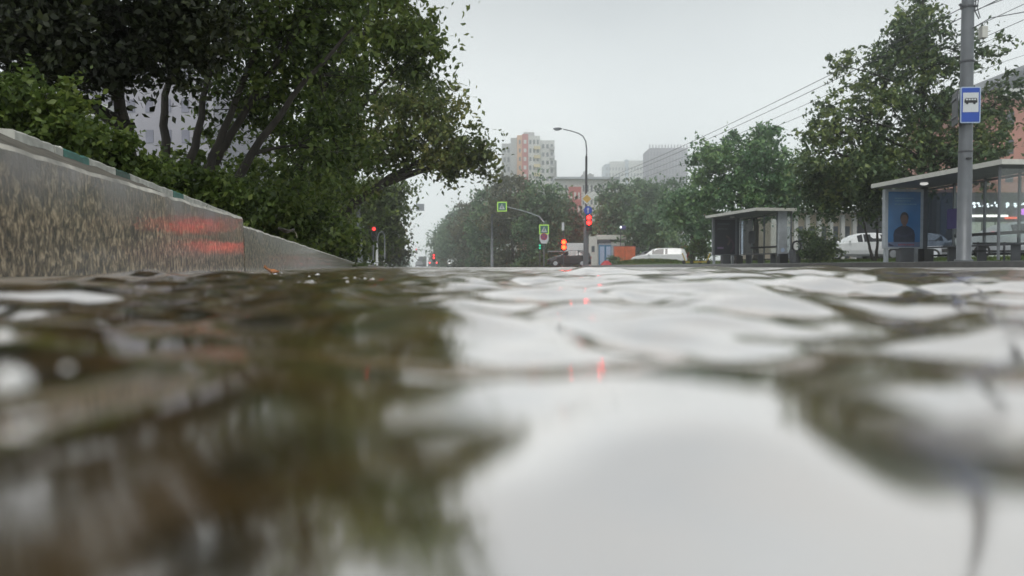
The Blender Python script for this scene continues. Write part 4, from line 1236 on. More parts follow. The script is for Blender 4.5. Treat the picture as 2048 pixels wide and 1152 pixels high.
# ------------------------------------------------------------ bus shelters
def shelter(label, near, far, hgt, z0, near_panel, poster, width=1.9):
    near = Vector(near); far = Vector(far)
    u = (far - near); Ln = u.length; u.normalize()
    ang = math.atan2(u.y, u.x)
    rt = thing('bus_shelter', label, 'bus shelter', (near.x, near.y, z0), ang, 'bus shelters on the right pavement')
    # local: x along the length (away from camera), -y to the right (away from the road)
    W = width
    def P(parts, name, m, parent=rt, bevel=0, smooth=False):
        b = MB()
        for c, s_ in parts: b.box(c, s_)
        return b.build(name, m, parent, bevel=bevel, smooth=smooth)
    P([((Ln / 2, -W / 2, hgt + .00), (Ln - .06, W - .06, .10))], 'roof', M['steel'])
    b = MB(); b.add([(.3, -.2, hgt + .05), (Ln - .3, -.2, hgt + .05), (Ln - .3, -W + .2, hgt + .05), (.3, -W + .2, hgt + .05), (Ln * .25, -W / 2, hgt + .17), (Ln * .75, -W / 2, hgt + .17)],
        [(0, 1, 5, 4), (1, 2, 5), (2, 3, 4, 5), (3, 0, 4)]); b.build('roof_cap', M['steel'], rt)
    P([((Ln / 2, -.015, hgt + .01), (Ln, .03, .13)), ((.015, -W / 2, hgt + .01), (.03, W - .062, .13)), ((Ln - .015, -W / 2, hgt + .01), (.03, W - .062, .13)), ((Ln / 2, -W + .015, hgt + .01), (Ln, .03, .13))], 'roof_edge', M['trim'])
    b = MB(); b.ball((Ln * .72, -.75, hgt - .08), (.12, .12, .05), 12, 6); b.build('ceiling_lamp', M['dim_on'] if poster == 'man' else M['white'], rt)
    # back wall glass in frames
    n = max(3, int(round(Ln / 1.45)))
    yb = -W + .12
    for i in range(n + 1):
        x = .25 + (Ln - .5) * i / n
        P([((x, yb, hgt / 2 + .02), (.06, .06, hgt - .05))], 'post', M['steel'])
    for i in range(n):
        x0 = .25 + (Ln - .5) * i / n + .032; x1 = .25 + (Ln - .5) * (i + 1) / n - .032
        P([(((x0 + x1) / 2, yb, .48), (x1 - x0, .04, .05))], 'frame_rail', M['steel'])
        P([(((x0 + x1) / 2, yb, hgt - .12), (x1 - x0, .04, .06))], 'frame_rail', M['steel'])
        P([(((x0 + x1) / 2, yb, (hgt + .33) / 2), (x1 - x0, .010, hgt - .71))], 'glass_pane', M['glass_dark'] if i >= n - 1 else M['glass'])
    # far end light box facing the camera
    lw = 1.22
    xf = Ln - .35
    fr = P([((xf, -.28 - lw / 2, .46 + .95), (.16, lw + .10, 1.94))], 'light_box', M['steel_light'] if poster == 'man' else M['steel'], bevel=.01)
    pz0, pz1 = .50, 2.30
    yl, yr_ = -.31, -.25 - lw
    yc = (yl + yr_) / 2
    b = MB()
    b.box((xf - .086, yc, (pz0 + pz1) / 2), (.006, 1.10, 1.78))
    po = b.build('poster', M['poster_blue'] if poster == 'man' else M['poster_dark'], rt)
    def sheetp(poly, name, m, lay=1):
        b = MB()
        vv = [(xf - .089 - .0025 * lay, y, z) for y, z in poly]
        b.add(vv, [tuple(range(len(vv)))])
        b.build(name, m, po)
    if poster == 'man':
        # photograph of a person in dark clothes, arms folded (generic print)
        sheetp([(yc + .55, .50), (yc - .55, .50), (yc - .55, .66), (yc + .55, .66)], 'poster_strip', M['print_strip'], 1)
        sheetp([(yc + .36, .66), (yc + .37, .90), (yc + .33, 1.04), (yc + .22, 1.13), (yc + .09, 1.19), (yc - .09, 1.19), (yc - .22, 1.13), (yc - .33, 1.04), (yc - .37, .90), (yc - .36, .66)], 'printed_torso', M['print_dark'], 1)
        ell = lambda cy, cz, ry, rz_: [(cy + ry * math.cos(2 * math.pi * i / 18), cz + rz_ * math.sin(2 * math.pi * i / 18)) for i in range(18)]
        sheetp(ell(yc, 1.46, .145, .175), 'printed_hair', M['print_hair'], 1)
        sheetp(ell(yc, 1.38, .125, .175), 'printed_face', M['print_skin'], 2)
        sheetp([(yc + .06, 1.17), (yc - .06, 1.17), (yc - .055, 1.27), (yc + .055, 1.27)], 'printed_neck', M['print_skin'], 3)
        sheetp([(yc + .32, .86), (yc - .02, .80), (yc - .30, .92), (yc - .30, .99), (yc + .0, .88), (yc + .32, .95)], 'printed_arm', M['print_arm'], 2)
        for k_, (y0, y1, z_) in enumerate(((.34, -.30, 2.06), (.34, -.22, 1.98), (.34, -.34, 1.87))):
            b = MB(); r3 = random.Random(k_); y = yc + y0
            while y > yc + y1:
                w_ = r3.uniform(.03, .09); 
                b.add([(xf - .0945, y, z_), (xf - .0945, y - w_, z_), (xf - .0945, y - w_, z_ + .035), (xf - .0945, y, z_ + .035)], [(0, 1, 2, 3)])
                y -= w_ + .02
            b.build('printed_line', M['print_line'], po)
        b = MB(); r3 = random.Random(9); y = yc + .2
        while y > yc - .36:
            w_ = r3.uniform(.03, .07); b.add([(xf - .0945, y, .55), (xf - .0945, y - w_, .55), (xf - .0945, y - w_, .60), (xf - .0945, y, .60)], [(0, 1, 2, 3)]); y -= w_ + .015
        b.build('printed_line', M['print_red'], po)
        sheetp([(yc + .53, .62), (yc + .53, .53), (yc + .33, .53)], 'printed_corner', M['print_dark'], 2)
    else:
        for k_, (r0, cz, cy, m_) in enumerate(((.42, .95, .1, 'print_purple'), (.30, 1.2, .0, 'print_brown'))):
            pts = [(yc + cy + r0 * math.cos(t), cz + r0 * math.sin(t)) for t in np.linspace(-1.0, 1.4, 10)]
            pts2 = [(yc + cy + (r0 - .10) * math.cos(t), cz + (r0 - .10) * math.sin(t)) for t in np.linspace(1.4, -1.0, 10)]
            sheetp([(2 * yc - a_, b_) for a_, b_ in pts + pts2], 'printed_arc', M[m_], 1)
        sheetp([(yc + .42, .78), (yc + .08, .78), (yc + .08, .88), (yc + .42, .88)], 'printed_mark', M['print_mauve'], 1)
        sheetp([(yc + .42, 2.02), (yc - .25, 2.02), (yc - .25, 2.10), (yc + .42, 2.10)], 'printed_line', M['print_dim'], 1)
        sheetp([(yc + .42, 1.78), (yc - .15, 1.78), (yc - .15, 1.83), (yc + .42, 1.83)], 'printed_line', M['print_dim'], 1)
    P([((xf, -.33, .24), (.12, .10, .46))], 'box_leg', M['steel_light'])
    P([((xf, -.25 - lw + .12, .24), (.12, .10, .46))], 'box_leg', M['steel_light'])
    P([((xf - .0, -.25 - lw - .15, hgt / 2), (.14, .16, hgt - .1))], 'corner_post', M['steel_dark'], bevel=.01)
    P([((xf - .12, -.25 - lw - .15, .22), (.34, .34, .44))], 'base_block', M['black'], bevel=.02)
    P([((xf - .05, -.95, .24), (.30, .45, .46))], 'litter_box', M['steel_dark'], bevel=.02)
    # timetable on the back wall, bench
    P([((Ln * .72, yb + .03, 1.35), (.62, .03, .62))], 'notice', M['signviolet'] if poster == 'man' else M['steel_dark'])
    se = P([((Ln * .42, yb + .42, .47), (Ln * .5, .34, .05))], 'seat', M['steel_dark'], bevel=.01)
    P([((Ln * .42, yb + .22, .80), (Ln * .5, .04, .09))], 'seat_back', M['black'], bevel=.01)
    for x in (Ln * .2, Ln * .42, Ln * .64):
        P([((x, yb + .42, .22), (.05, .26, .44))], 'seat_leg', M['steel_dark'])
    P([((Ln / 2, yb, .22), (Ln - .5, .05, .06))], 'bottom_rail', M['black'])
    if near_panel:
        P([((.32, -W + .52, hgt / 2 + .15), (.10, .42, hgt - .35))], 'end_panel', M['steel_light'], bevel=.01)
        P([((.32, -W + .52, .23), (.34, .42, .44))], 'base_block', M['black'], bevel=.02)
        b = MB()
        vvv = [(.262, -W + .52 + .10 * math.cos(t), .62 + .10 * math.sin(t)) for t in np.linspace(0, 2 * math.pi, 15)[:-1]]
        b.add(vvv, [tuple(range(14))]); b.build('round_sticker', M['signborder'], rt)
    else:
        P([((.3, -.9, hgt / 2 + .25), (.010, 1.4, hgt - .75))], 'end_glass', M['glass'])
        P([((.3, -.18, hgt / 2), (.05, .05, hgt - .06))], 'post', M['steel'])
    return rt
M['poster_blue'] = mat('poster_blue', (.02, .14, .36), .35, var=.35, scale=.9, coat=.3)
M['poster_dark'] = mat('poster_dark', (.018, .02, .032), .35, var=.3, scale=2)
M['print_strip'] = mat('print_strip', (.12, .15, .24), .4)
M['print_dark'] = mat('print_dark', (.016, .022, .05), .4, var=.3)
M['print_arm'] = mat('print_arm', (.03, .035, .075), .4)
M['print_hair'] = mat('print_hair', (.012, .012, .014), .4)
M['print_skin'] = mat('print_skin', (.15, .085, .07), .4)
M['print_line'] = mat('print_line', (.13, .28, .42), .4)
M['print_red'] = mat('print_red', (.25, .06, .10), .4)
M['print_purple'] = mat('print_purple', (.07, .03, .06), .4)
M['print_brown'] = mat('print_brown', (.10, .06, .06), .4)
M['print_mauve'] = mat('print_mauve', (.22, .14, .26), .4)
M['print_dim'] = mat('print_dim', (.06, .07, .09), .4)
shelter('near bus shelter with a blue poster of a person, behind the thick grey pole', (gx(2000, 19), 19, 0), (gx(1740, 24.8), 24.8, 0), 2.5, .165, False, 'man')
shelter('far bus shelter with a dark poster, in front of the blue green tree', (gx(1512, 33.6), 33.6, 0), (gx(1410, 39), 39, 0), 2.43, .165, True, 'dark', 1.95)

# low railing right of the pole, under the shelter
rt = thing('railing', 'low black rail with thin posts at the right edge behind the pole', 'railing', (gx(1945, 21.5), 21.5, .17), 0)
Lr = gx(2120, 21.5) - gx(1945, 21.5)
for z in (.30, .52):
    b = MB(); b.box((Lr / 2, 0, z), (Lr, .05, .05)); b.build('rail', M['black'], rt)
for i in range(4):
    b = MB(); b.box((.15 + i * .75, 0, .28), (.04, .04, .56)); b.build('rail_post', M['steel_dark'], rt)

rt = thing('litter_bin', 'dark litter bin with a ring on top, right of the far bus shelter', 'litter bin', (gx(1590, 33.5), 33.5, .165))
b = MB(); b.lathe([(.20, 0), (.24, .05), (.26, .55), (.27, .60), (.22, .60), (.20, .5)], 14); b.build('bin_body', M['steel_dark'], rt)
b = MB(); b.tube([(.06 + .19 * math.cos(t), 0, .78 + .22 * math.sin(t)) for t in np.linspace(0, 2 * math.pi, 17)], .045, 7); b.build('ring', M['black'], rt, smooth=True)

# ------------------------------------------------------------ things on the far right corner
def P2(rt, name, parts, m, bevel=0):
    b = MB()
    for c, s_ in parts: b.box(c, s_)
    return b.build(name, m, rt, bevel=bevel)
d = 84
rt = thing('kiosk', 'pale flat roofed pavilion behind the lamp post and the blue cabins', 'pavilion', (gx(1178, d), d, .05))
s_ = d / 1500
def bx_px(x0, x1, y0, y1, depth, dy=0):
    return (((x0 + x1) / 2 - 1178) * s_, depth / 2 + dy, (zz(y0, d) + zz(y1, d)) / 2 - .05), ((x1 - x0) * s_, depth, abs(zz(y0, d) - zz(y1, d)))
P2(rt, 'wall', [bx_px(1178, 1194, 473, 531, 3), bx_px(1194.1, 1250, 484, 531, 3.0, .3)], M['trim'])
P2(rt, 'roof', [bx_px(1193, 1252, 470, 479, 3.6)], M['trim'], .02)
P2(rt, 'band', [bx_px(1194.3, 1222, 479.5, 488, .2, .05)], M['steel_dark'])
P2(rt, 'door', [bx_px(1224, 1234, 490, 530, .1, .22)], M['steel_light'])
P2(rt, 'window', [bx_px(1183, 1189, 492, 504, .06, -.05)], M['winglass'])
rt = thing('greenhouse', 'small white framed greenhouse shed right of the pavilion', 'shed', (gx(1270, 88), 88, .1))
P2(rt, 'wall', [((0, 1.2, .85), (1.9, 2.2, 1.7))], M['white'])
b = MB(); b.prism([(-1.0, 1.7), (-.5, 2.35), (0, 2.55), (.5, 2.35), (1.0, 1.7)], 0, 2.4); b.build('roof', M['steel_light'], rt)
for i in range(5):
    P2(rt, 'frame_bar', [((-.8 + i * .4, .06, .9), (.05, .06, 1.7))], M['steel'])
for i, px in enumerate((1203.5, 1216)):
    d = 74
    rt = thing('portable_toilet', ('left' if i == 0 else 'right') + ' one of the two blue portable cabins right of the lamp post', 'portable toilet', (gx(px, d), d, .15), 0, 'blue portable cabins')
    wq = .60
    P2(rt, 'cabin', [((0, 0, 1.02), (wq, wq, 2.0))], M['blue_plastic'], .02)
    P2(rt, 'door', [((0, -wq / 2 - .012, 1.0), (wq * .72, .02, 1.75))], M['signborder'])
    b = MB(); b.prism([(-wq * .54, 2.03), (-wq * .4, 2.18), (wq * .4, 2.18), (wq * .54, 2.03)], -wq * .54, wq * .54); b.build('roof', M['steel_light'], rt)
for i, px in enumerate((1238, 1259)):
    d = 72
    rt = thing('container', ('left' if i == 0 else 'right') + ' one of the two orange red metal containers behind the grass', 'container', (gx(px, d), d, .2), 0, 'orange red containers')
    P2(rt, 'body', [((0, 0, .90), (.98, .8, 1.7))], M['orange_paint'], .015)
    P2(rt, 'lid', [((0, 0, 1.78), (1.02, .84, .05))], M['brick_red'])
    P2(rt, 'rib', [((-.30, -.41, .9), (.04, .03, 1.6)), ((0, -.41, .9), (.04, .03, 1.6)), ((.30, -.41, .9), (.04, .03, 1.6))], M['orange_paint'])
rt = thing('tarpaulin', 'crumpled red tarpaulin heap on the pavement before the blue cabins', 'tarpaulin', (gx(1212, 66), 66, .14))
b = MB(); rr = random.Random(4); vv = []
for i in range(6):
    for k in range(14):
        a = 2 * math.pi * k / 14; q = 1 - i / 5
        vv.append(((.50 * q + .05) * math.cos(a) * rr.uniform(.85, 1.1), .4 * q * math.sin(a), .42 * (1 - q ** 2) * rr.uniform(.85, 1.1)))
b.add(vv, [(i * 14 + k, i * 14 + (k + 1) % 14, (i + 1) * 14 + (k + 1) % 14, (i + 1) * 14 + k) for i in range(5) for k in range(14)]); b.build('cloth', M['signred'], rt)
rt = thing('info_sign', 'small blue sign with a white lamp on a thin dark post behind the containers', 'sign', (gx(1241, 78), 78, .2))
zt = zz(456, 78)
b = MB(); b.tube([(0, 0, 0), (0, 0, zt)], .04, 7); b.build('pole', M['steel_dark'], rt)
P2(rt, 'sign_plate', [((.28, 0, zt - .15), (.5, .04, .4))], M['signviolet'])
b = MB(); b.ball((0, -.05, zt - .12), (.10, .06, .13), 10, 6); b.build('lamp', M['cool_on'], rt)
rt = thing('shed', 'narrow rust coloured peaked box behind the white estate car', 'shed', (gx(1370, 62), 62, .3))
b = MB(); b.prism([(-.35, 0), (-.35, 1.15), (-.12, 1.5), (.1, 1.5), (.35, 1.1), (.35, 0)], 0, .6); b.build('wall', M['rust'] if 'rust' in M else M['orange_paint'], rt)
P2(rt, 'door', [((0, -.02, .5), (.4, .03, .9))], M['brick_red'])
def scooter(px, d, label, flip=1):
    rt = thing('scooter', label, 'scooter', (gx(px, d), d, .17), 0 if flip > 0 else math.pi, 'yellow scooters on the pavement')
    b = MB(); b.box((0, 0, .12), (.75, .14, .05)); b.build('deck', M['yellow'], rt, bevel=.01)
    b = MB(); b.tube([(.38, 0, .15), (.48, 0, .45), (.55, 0, .62)], .03, 7); b.build('stem', M['yellow'], rt)
    b = MB(); b.tube([(.52, -.22, .62), (.52, .22, .62)], .02, 6); b.build('handlebar', M['white'], rt)
    for x in (-.45, .45):
        b = MB(); b.lathe([(.06, -.03), (.11, -.03), (.11, .03), (.06, .03)], 14, Matrix.Translation((x, 0, .11)) @ Matrix.Rotation(math.pi / 2, 4, 'X')); b.build('wheel', M['rubber'], rt)
scooter(1384, 42, 'yellow kick scooter left on the pavement before the far bus shelter, left one', -1)
scooter(1400, 41, 'yellow kick scooter nearest the far bus shelter, right one')

# ------------------------------------------------------------ buildings
def windows(rt, name, x0, x1, z0, z1, nx, nz_, fw, fh, y, m, frame=None, depth=.06, limit=100, axis='x', skip=None):
    """a grid of window parts on a front facing -y"""
    me = None
    objs = 0; rest = MB()
    dx = (x1 - x0) / nx; dz = (z1 - z0) / nz_
    for k in range(nz_):
        for i in range(nx):
            if skip and skip(i, k): continue
            cx = x0 + dx * (i + .5); cz = z0 + dz * (k + .5)
            if objs < limit:
                if me is None:
                    b = MB(); b.box((0, 0, 0), (dx * fw, depth, dz * fh)); o = b.build(name, m, rt); me = o.data
                else:
                    o = bpy.data.objects.new(name, me); col.objects.link(o); o.parent = rt
                o.location = (cx, y, cz); objs += 1
            else:
                rest.box((cx, y, cz), (dx * fw, depth, dz * fh))
    if rest.v:
        o = rest.build(name, m, rt); tag(o, kind='stuff')
    return objs
M['w_grey'] = mat('wall_grey', (.42, .43, .43), .7, scale=.15, var=.12)
M['w_cream'] = mat('wall_cream', (.62, .36, .20), .7, scale=.15, var=.12)
M['w_red'] = mat('wall_red', (.45, .10, .09), .7, scale=.2, var=.15)
M['w_white'] = mat('wall_white', (.60, .61, .59), .7, scale=.15, var=.10)
M['w_yellow'] = mat('wall_yellow', (.60, .52, .30), .7, scale=.2, var=.12)
M['w_lilac'] = mat('wall_lilac', (.17, .15, .22), .7, scale=.1, var=.12)
M['w_lilac_light'] = mat('wall_lilac_light', (.30, .28, .33), .7, scale=.1)
M['w_blue'] = mat('wall_blue', (.40, .47, .54), .7, scale=.1, var=.12)
M['w_beige'] = mat('wall_beige', (.50, .43, .33), .7, scale=.2, var=.15)
M['w_pink'] = mat('wall_pink', (.50, .25, .20), .7, scale=.3, var=.12)

# tall block with cream and red strips
d = 250; s_ = d / 1500.0
rt = thing('tower_block', 'tall pale apartment tower with cream and red stripes and a stepped top', 'tower block', (gx(1003, d), d, 0))
X = lambda px: (px - 1003) * s_
Zp = lambda py: zz(py, d)
def wing(px0, px1, pyt, m, y0, dep, name='wing'):
    b = MB(); b.box(((X(px0) + X(px1)) / 2, y0 + dep / 2, Zp(pyt) / 2), (X(px1) - X(px0), dep, Zp(pyt))); return b.build(name, m, rt)
wing(1003, 1021, 284, M['w_grey'], 3, 12)
wing(1021.1, 1034, 274, M['w_grey'], 1.5, 14)
wing(1034.1, 1044, 270, M['w_cream'], .5, 15)
wing(1044.1, 1056, 268, M['w_red'], 0, 15)
wing(1056.1, 1080, 271, M['w_white'], .5, 15)
wing(1080.1, 1109, 279, M['w_white'], 1.5, 13)
wing(1109.1, 1114, 318, M['w_grey'], 3, 12)
b = MB(); b.box((X(1058), 6, Zp(266)), (X(1068) - X(1046), 6, 1.6)); b.build('roof_house', M['w_grey'], rt)
windows(rt, 'window', X(1005), X(1021), 9, Zp(288), 2, 10, .55, .5, 2.97, M['winglass'])
windows(rt, 'window', X(1036), X(1043), 9, Zp(275), 1, 12, .5, .45, .47, M['winglass'])
windows(rt, 'window', X(1045), X(1055), 9, Zp(275), 1, 12, .55, .45, -.03, M['w_white'])
windows(rt, 'window', X(1057), X(1079), 9, Zp(275), 3, 12, .55, .5, .47, M['winglass'], limit=30)
windows(rt, 'window', X(1082), X(1108), 9, Zp(283), 3, 12, .55, .5, 1.47, M['winglass'], limit=30)
for k in range(11):
    z = 10 + k * 2.95
    b = MB(); b.box((X(1074), -.1, z), (X(1081) - X(1068), 1.1, 1.0)); b.build('balcony', M['w_yellow'] if k > 6 else M['w_white'], rt)
    b = MB(); b.box((X(1104), .9, z), (X(1109) - X(1099), 1.1, 1.0)); b.build('balcony', M['w_grey'], rt)
# long white block
d = 175; s_ = d / 1500.0
rt = thing('apartment_block', 'long white apartment block with a red brick section, behind the street lamp', 'apartment block', (gx(1110, d), d, 0))
X = lambda px: (px - 1110) * s_
zt = zz(359, d)
b = MB(); b.box((X(1173), 6, zt / 2), (X(1236) - X(1110), 12, zt)); b.build('wall', M['w_white'], rt)
b = MB(); b.box((X(1149), -.25, zz(374, d) / 2), (X(1162) - X(1137), .5, zz(374, d))); b.build('red_section', M['w_red'], rt)
b = MB(); b.box((X(1173), 5.5, zt + .25), (X(1238) - X(1108), 13.4, .5)); b.build('roof', M['steel_light'], rt)
b = MB(); b.box((X(1178), 5, zt + 1.0), (X(1190) - X(1166), 4, 1.1)); b.box((X(1172), 5, zt + 1.9), (.5, .5, 1.2)); b.box((X(1184), 5, zt + 1.7), (.6, .6, .6)); b.build('roof_house', M['w_grey'], rt)
windows(rt, 'window', X(1163), X(1234), 2, zt - .6, 9, 6, .45, .5, -.03, M['winglass'], limit=54)
windows(rt, 'window', X(1111), X(1136), 2, zt - .6, 3, 6, .45, .5, -.03, M['winglass'], limit=18)
windows(rt, 'window', X(1138), X(1161), 2, zz(378, d), 3, 5, .45, .5, -.53, M['w_white'], limit=15)
# pale stepped tower
d = 470; s_ = d / 1500.0
rt = thing('tower_block', 'faint bluish tower block with a stepped roofline, left of the purple one', 'tower block', (gx(1209, d), d, 0))
X = lambda px: (px - 1209) * s_
for a, b_, t, m_ in ((1209, 1219, 328, 'w_blue'), (1219.2, 1249, 323, 'w_white'), (1249.2, 1256, 319, 'w_blue'), (1256.2, 1285, 321, 'w_white')):
    b = MB(); b.box(((X(a) + X(b_)) / 2, 8, zz(t, d) / 2), (X(b_) - X(a), 16, zz(t, d))); b.build('wing', M[m_], rt)
windows(rt, 'window', X(1210), X(1284), 20, zz(332, d), 12, 12, .4, .5, -.05, M['winglass'], limit=90)
# purple grid tower
d = 400; s_ = d / 1500.0
rt = thing('tower_block', 'dusky purple tower block with a white grid front and a comb like parapet', 'tower block', (gx(1298, d), d, 0))
X = lambda px: (px - 1298) * s_
zt = zz(296, d)
b = MB(); b.box((X(1335), 10, zt / 2), (X(1372) - X(1298), 20, zt)); b.build('wall', M['w_lilac'], rt)
for i in range(13):
    x = X(1298) + (X(1372) - X(1298)) * i / 12
    b = MB(); b.box((x, -.3, zt / 2 + .8), (.55, .6, zt + 1.8)); b.build('mullion', M['w_lilac_light'], rt)
for k in range(15):
    b = MB(); b.box((X(1335), -.2, 18 + k * (zt - 18) / 14.5), (X(1372) - X(1298), .3, .5)); b.build('floor_band', M['w_lilac_light'], rt)
windows(rt, 'window', X(1298), X(1372), 18, zt, 12, 14, .55, .6, -.02, M['winlilac'], limit=60)
# lilac block behind the left trees
d = 62; s_ = d / 1500.0
rt = thing('apartment_block', 'pale lilac panel block glimpsed through the gaps in the left trees', 'apartment block', (gx(140, d), d, 0))
X = lambda px: (px - 140) * s_
zt = zz(100, d)
b = MB(); b.box((X(285), 8, zt / 2), (X(430) - X(140), 16, zt)); b.build('wall', M['w_lilac2'] if 'w_lilac2' in M else mat('wall_pale_lilac', (.36, .35, .40), .7, scale=.2, var=.1), rt)
b = MB(); b.box((X(285), 8, zt + .2), (X(432) - X(138), 16.6, .4)); b.build('roof', M['steel_light'], rt)
windows(rt, 'window', X(142), X(428), 2, zt - .8, 8, 6, .42, .42, -.03, M['winlilac'])
for k in range(6):
    b = MB(); b.box((X(210), -.5, 2.7 + k * (zt - 2.8) / 6), (X(235) - X(185), 1.0, .95)); b.build('balcony', M['w_white'], rt)

# beige low building behind the near trees
d = 62; s_ = d / 1500.0
rt = thing('low_building', 'low beige building with tall dark windows behind the parked white cars', 'building', (gx(1560, d), d, .2))
X = lambda px: (px - 1560) * s_
zt = zz(425, d) - .2
b = MB(); b.box((X(1680), 5, zt / 2), (X(1800) - X(1560), 10, zt)); b.build('wall', M['w_beige'], rt)
b = MB(); b.box((X(1680), 4.5, zt + .1), (X(1804) - X(1556), 11, .25)); b.build('cornice', M['w_white'], rt)
windows(rt, 'window', X(1565), X(1798), .3, 3.4, 10, 1, .42, .85, -.03, M['winglass'])
for i in range(11):
    b = MB(); b.box((X(1565) + i * (X(1798) - X(1565)) / 10, -.18, zt / 2 - .1), (.32, .34, zt - .25)); b.build('pilaster', M['w_white'], rt)
# shop with lit front
d = 50; s_ = d / 1500.0
rt = thing('shop', 'shop building with glowing white letters and a lit strip over its windows, right edge', 'shop', (gx(1900, d), d, .3))
X = lambda px: (px - 1900) * s_
zt = zz(385, d) - .3
b = MB(); b.box((X(2010), 6, zt / 2), (X(2140) - X(1880), 12, zt)); b.build('wall', M['steel_dark'], rt)
zs = zz(432, d) - .3
b = MB(); b.box((X(1975), -.12, zs), (X(2008) - X(1936), .12, .14)); b.build('light_strip', M['white_on'], rt)
windows(rt, 'shop_window', X(1935), X(2120), .2, zs - .3, 7, 1, .86, .92, -.03, M['shopwin'] if 'shopwin' in M else mat('shop_window', (.35, .37, .33), .2, var=.4, scale=1.2, emit=(.5, .6, .5), es=.25))
r3 = random.Random(5)
x = X(1938)
for i in range(11):
    w_ = r3.uniform(.16, .32); b = MB(); zc = zz(410, d) - .3
    if i == 5: x += .35
    for q in range(3):
        b.ball((x + r3.uniform(0, w_), -.1, zc + r3.uniform(-.12, .14)), (r3.uniform(.05, .13), .05, r3.uniform(.04, .10)), 9, 6)
    b.build('glowing_mark', M['cool_on'], rt)
    x += w_ + .16
b = MB(); b.ball((X(2042), -.15, zz(424, d) - .3), (.28, .1, .22), 10, 6); b.build('neon_mark', M['violet_on'], rt)
b = MB(); b.box((X(2020), -.1, zz(436, d) - .3), (X(2034) - X(2006), .08, .14)); b.build('red_strip', M['tail_dim'] if 'tail_dim' in M else lamp('red_dim', (1, .15, .08), .8), rt)
# pinkish tall building at the right edge
d = 70; s_ = d / 1500.0
rt = thing('brick_building', 'pinkish brick building with a grey sloping roof at the right edge behind the tall tree', 'building', (gx(2000, d), d, 0))
X = lambda px: (px - 2000) * s_
zt = zz(178, d)
b = MB(); b.box((X(2110), 8, zt / 2), (X(2230) - X(1990), 16, zt)); b.build('wall', M['w_pink'], rt)
b = MB(); z1_ = zz(150, d); z2_ = zz(112, d)
b.prism([(X(1982), zt), (X(1982), zt + .35), (X(2085), z2_), (X(2240), z2_), (X(2240), zt)], -.6, 16.5); b.build('roof', M['steel'], rt)
b = MB(); b.box((X(2110), -.3, zt - .5), (X(2232) - X(1988), .5, .9)); b.build('cornice', M['w_white'], rt)
windows(rt, 'window', X(1996), X(2220), 2, zt - 1.4, 6, 5, .4, .5, -.03, M['winglass'])

# ------------------------------------------------------------ small things on the kerb and in the water
def leaf_obj(name, label, cat, loc, rot, L_, W_, m, curl=.4, stalk=True, m2=None):
    rt = thing(name, label, cat, loc)
    rt.rotation_euler = rot
    mb = MB(); n, k = 9, 5
    for i in range(n + 1):
        t = i / n
        w_ = W_ * math.sin(math.pi * min(1, t * .97 + .02)) ** .7 * (1 + .18 * math.sin(t * 23))
        for j in range(k):
            q = j / (k - 1) * 2 - 1
            mb.v.append((L_ * (t - .5), w_ * .5 * q, curl * L_ * ((t - .5) ** 2 * 1.2 + .35 * q * q) + .04 * L_ * math.sin(t * 9 + q * 2)))
    for i in range(n):
        for j in range(k - 1):
            a = i * k + j
            mb.f.append((a, a + 1, a + k + 1, a + k)); mb.m.append(0)
    o = mb.build('blade', m, rt, smooth=True)
    so = o.modifiers.new('solid', 'SOLIDIFY'); so.thickness = L_ * .012
    if stalk:
        b = MB(); b.tube([(L_ * .48, 0, curl * L_ * .3), (L_ * .6, .02 * L_, curl * L_ * .1), (L_ * .72, 0, -L_ * .22)], L_ * .018, 6); b.build('stalk', m2 or m, rt, smooth=True)
    return rt
M['leaf_orange'] = mat('fallen_orange', (.42, .15, .035), .3, var=.4, scale=90, coat=.5)
M['leaf_brown'] = mat('fallen_dark', (.022, .018, .013), .3, var=.4, scale=60, coat=.6)
M['stalk'] = mat('stalk', (.28, .25, .18), .5)
dq = 1.55
leaf_obj('fallen_leaf', 'orange brown curled leaf stuck at the waterline of the kerb', 'leaf', at(541, 545, dq), (R(15), R(20), R(10)), .032, .014, M['leaf_orange'], .5)
leaf_obj('fallen_leaf', 'dark wet curled leaf with a pale stalk lying on top of the kerb', 'leaf', kpt(3.75, .02, .185), (R(-10), R(6), R(-4)), .085, .045, M['leaf_brown'], .45, True, M['stalk'])

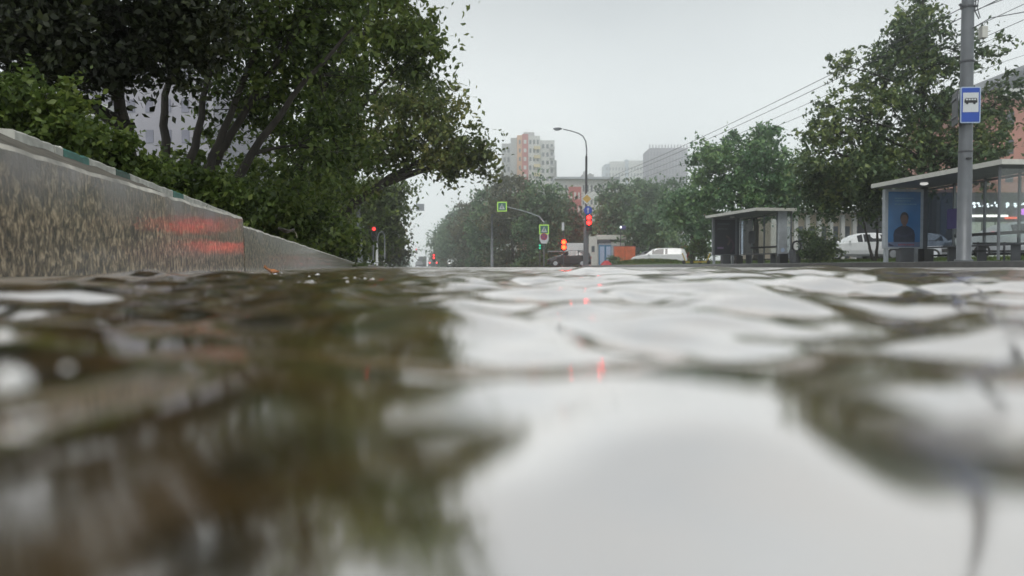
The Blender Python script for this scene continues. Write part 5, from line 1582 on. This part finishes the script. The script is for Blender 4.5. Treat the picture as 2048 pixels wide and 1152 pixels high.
# floating bubbles and drops at the left, very near the lens
M['foam'] = mat('foam', (.75, .74, .72), .15, coat=1.0, var=.05)
def bubble(px, py, r, label, st=1.0):
    dn = (H_CAM - .001) * 1500 / (py - 534)
    p = at(px, py, dn)
    b = MB(); r *= .72
    prof = [(r * math.cos(t), r * st * math.sin(t)) for t in np.linspace(-.25, math.pi / 2 - .02, 9)]
    b.lathe([(a_, z_) for a_, z_ in prof], 18)
    o = b.build('foam_bubble', M['foam'], smooth=True)
    o.location = (p.x, p.y, p.z - r * .1)
    return tag(o, label, 'bubble', 'white foam bubbles on the water')
bubble(8, 682, .0030, 'white foam bubble highest at the left edge of the water')
bubble(24, 768, .0028, 'large white foam bubble below the highest one at the left edge')
bubble(135, 738, .0009, 'tiny foam bubble right of the large ones')
bubble(70, 835, .0011, 'flat pale foam bubble just under the large one', .5)

# thin broken line of foam and grit along the gutter; its white also stands in for sparkles
r3 = np.random.default_rng(77)
b = MB()
for i in range(80):
    dd = r3.uniform(.45, 1.7); px = r3.uniform(380, 790) if i % 3 else r3.uniform(150, 500)
    x = gx(px, dd)
    if x < -.40 - .189 * dd - .05 * max(0, 2.39 - dd) + .015: continue
    L_ = r3.uniform(.0015, .007); W_ = L_ * r3.uniform(.15, .6); n = 9
    z0_ = .0018
    vv = [(x + L_ * math.cos(2 * math.pi * k / n) * r3.uniform(.7, 1.2), dd + W_ * math.sin(2 * math.pi * k / n) * r3.uniform(.7, 1.2), z0_ - .001) for k in range(n)] + [(x, dd, z0_ + .0006)]
    b.add(vv, [(k, (k + 1) % n, n) for k in range(n)])
o = b.build('foam_sparkle_flecks', M['foam'], smooth=True)
tag(o, 'broken white flecks of foam and painted sparkle drifting along the kerb', 'foam', kind='stuff')

# ------------------------------------------------------------ rain haze
hz = MB(); hz.box((0, 300, 40), (800, 720, 83))
m = bpy.data.materials.new('rain_haze'); m.use_nodes = True
nt = m.node_tree; nt.nodes.clear()
o_ = nt.nodes.new("ShaderNodeOutputMaterial"); pv = nt.nodes.new("ShaderNodeVolumePrincipled")
pv.inputs["Color"].default_value = (.99, 1, 1, 1)
pv.inputs["Density"].default_value = 0.0023
pv.inputs["Anisotropy"].default_value = 0.88
nt.links.new(pv.outputs[0], o_.inputs["Volume"])
ho = hz.build('haze', m)
tag(ho, kind='stuff')
ho['label'] = 'thin grey rain haze filling the air over the street'; ho['category'] = 'haze'
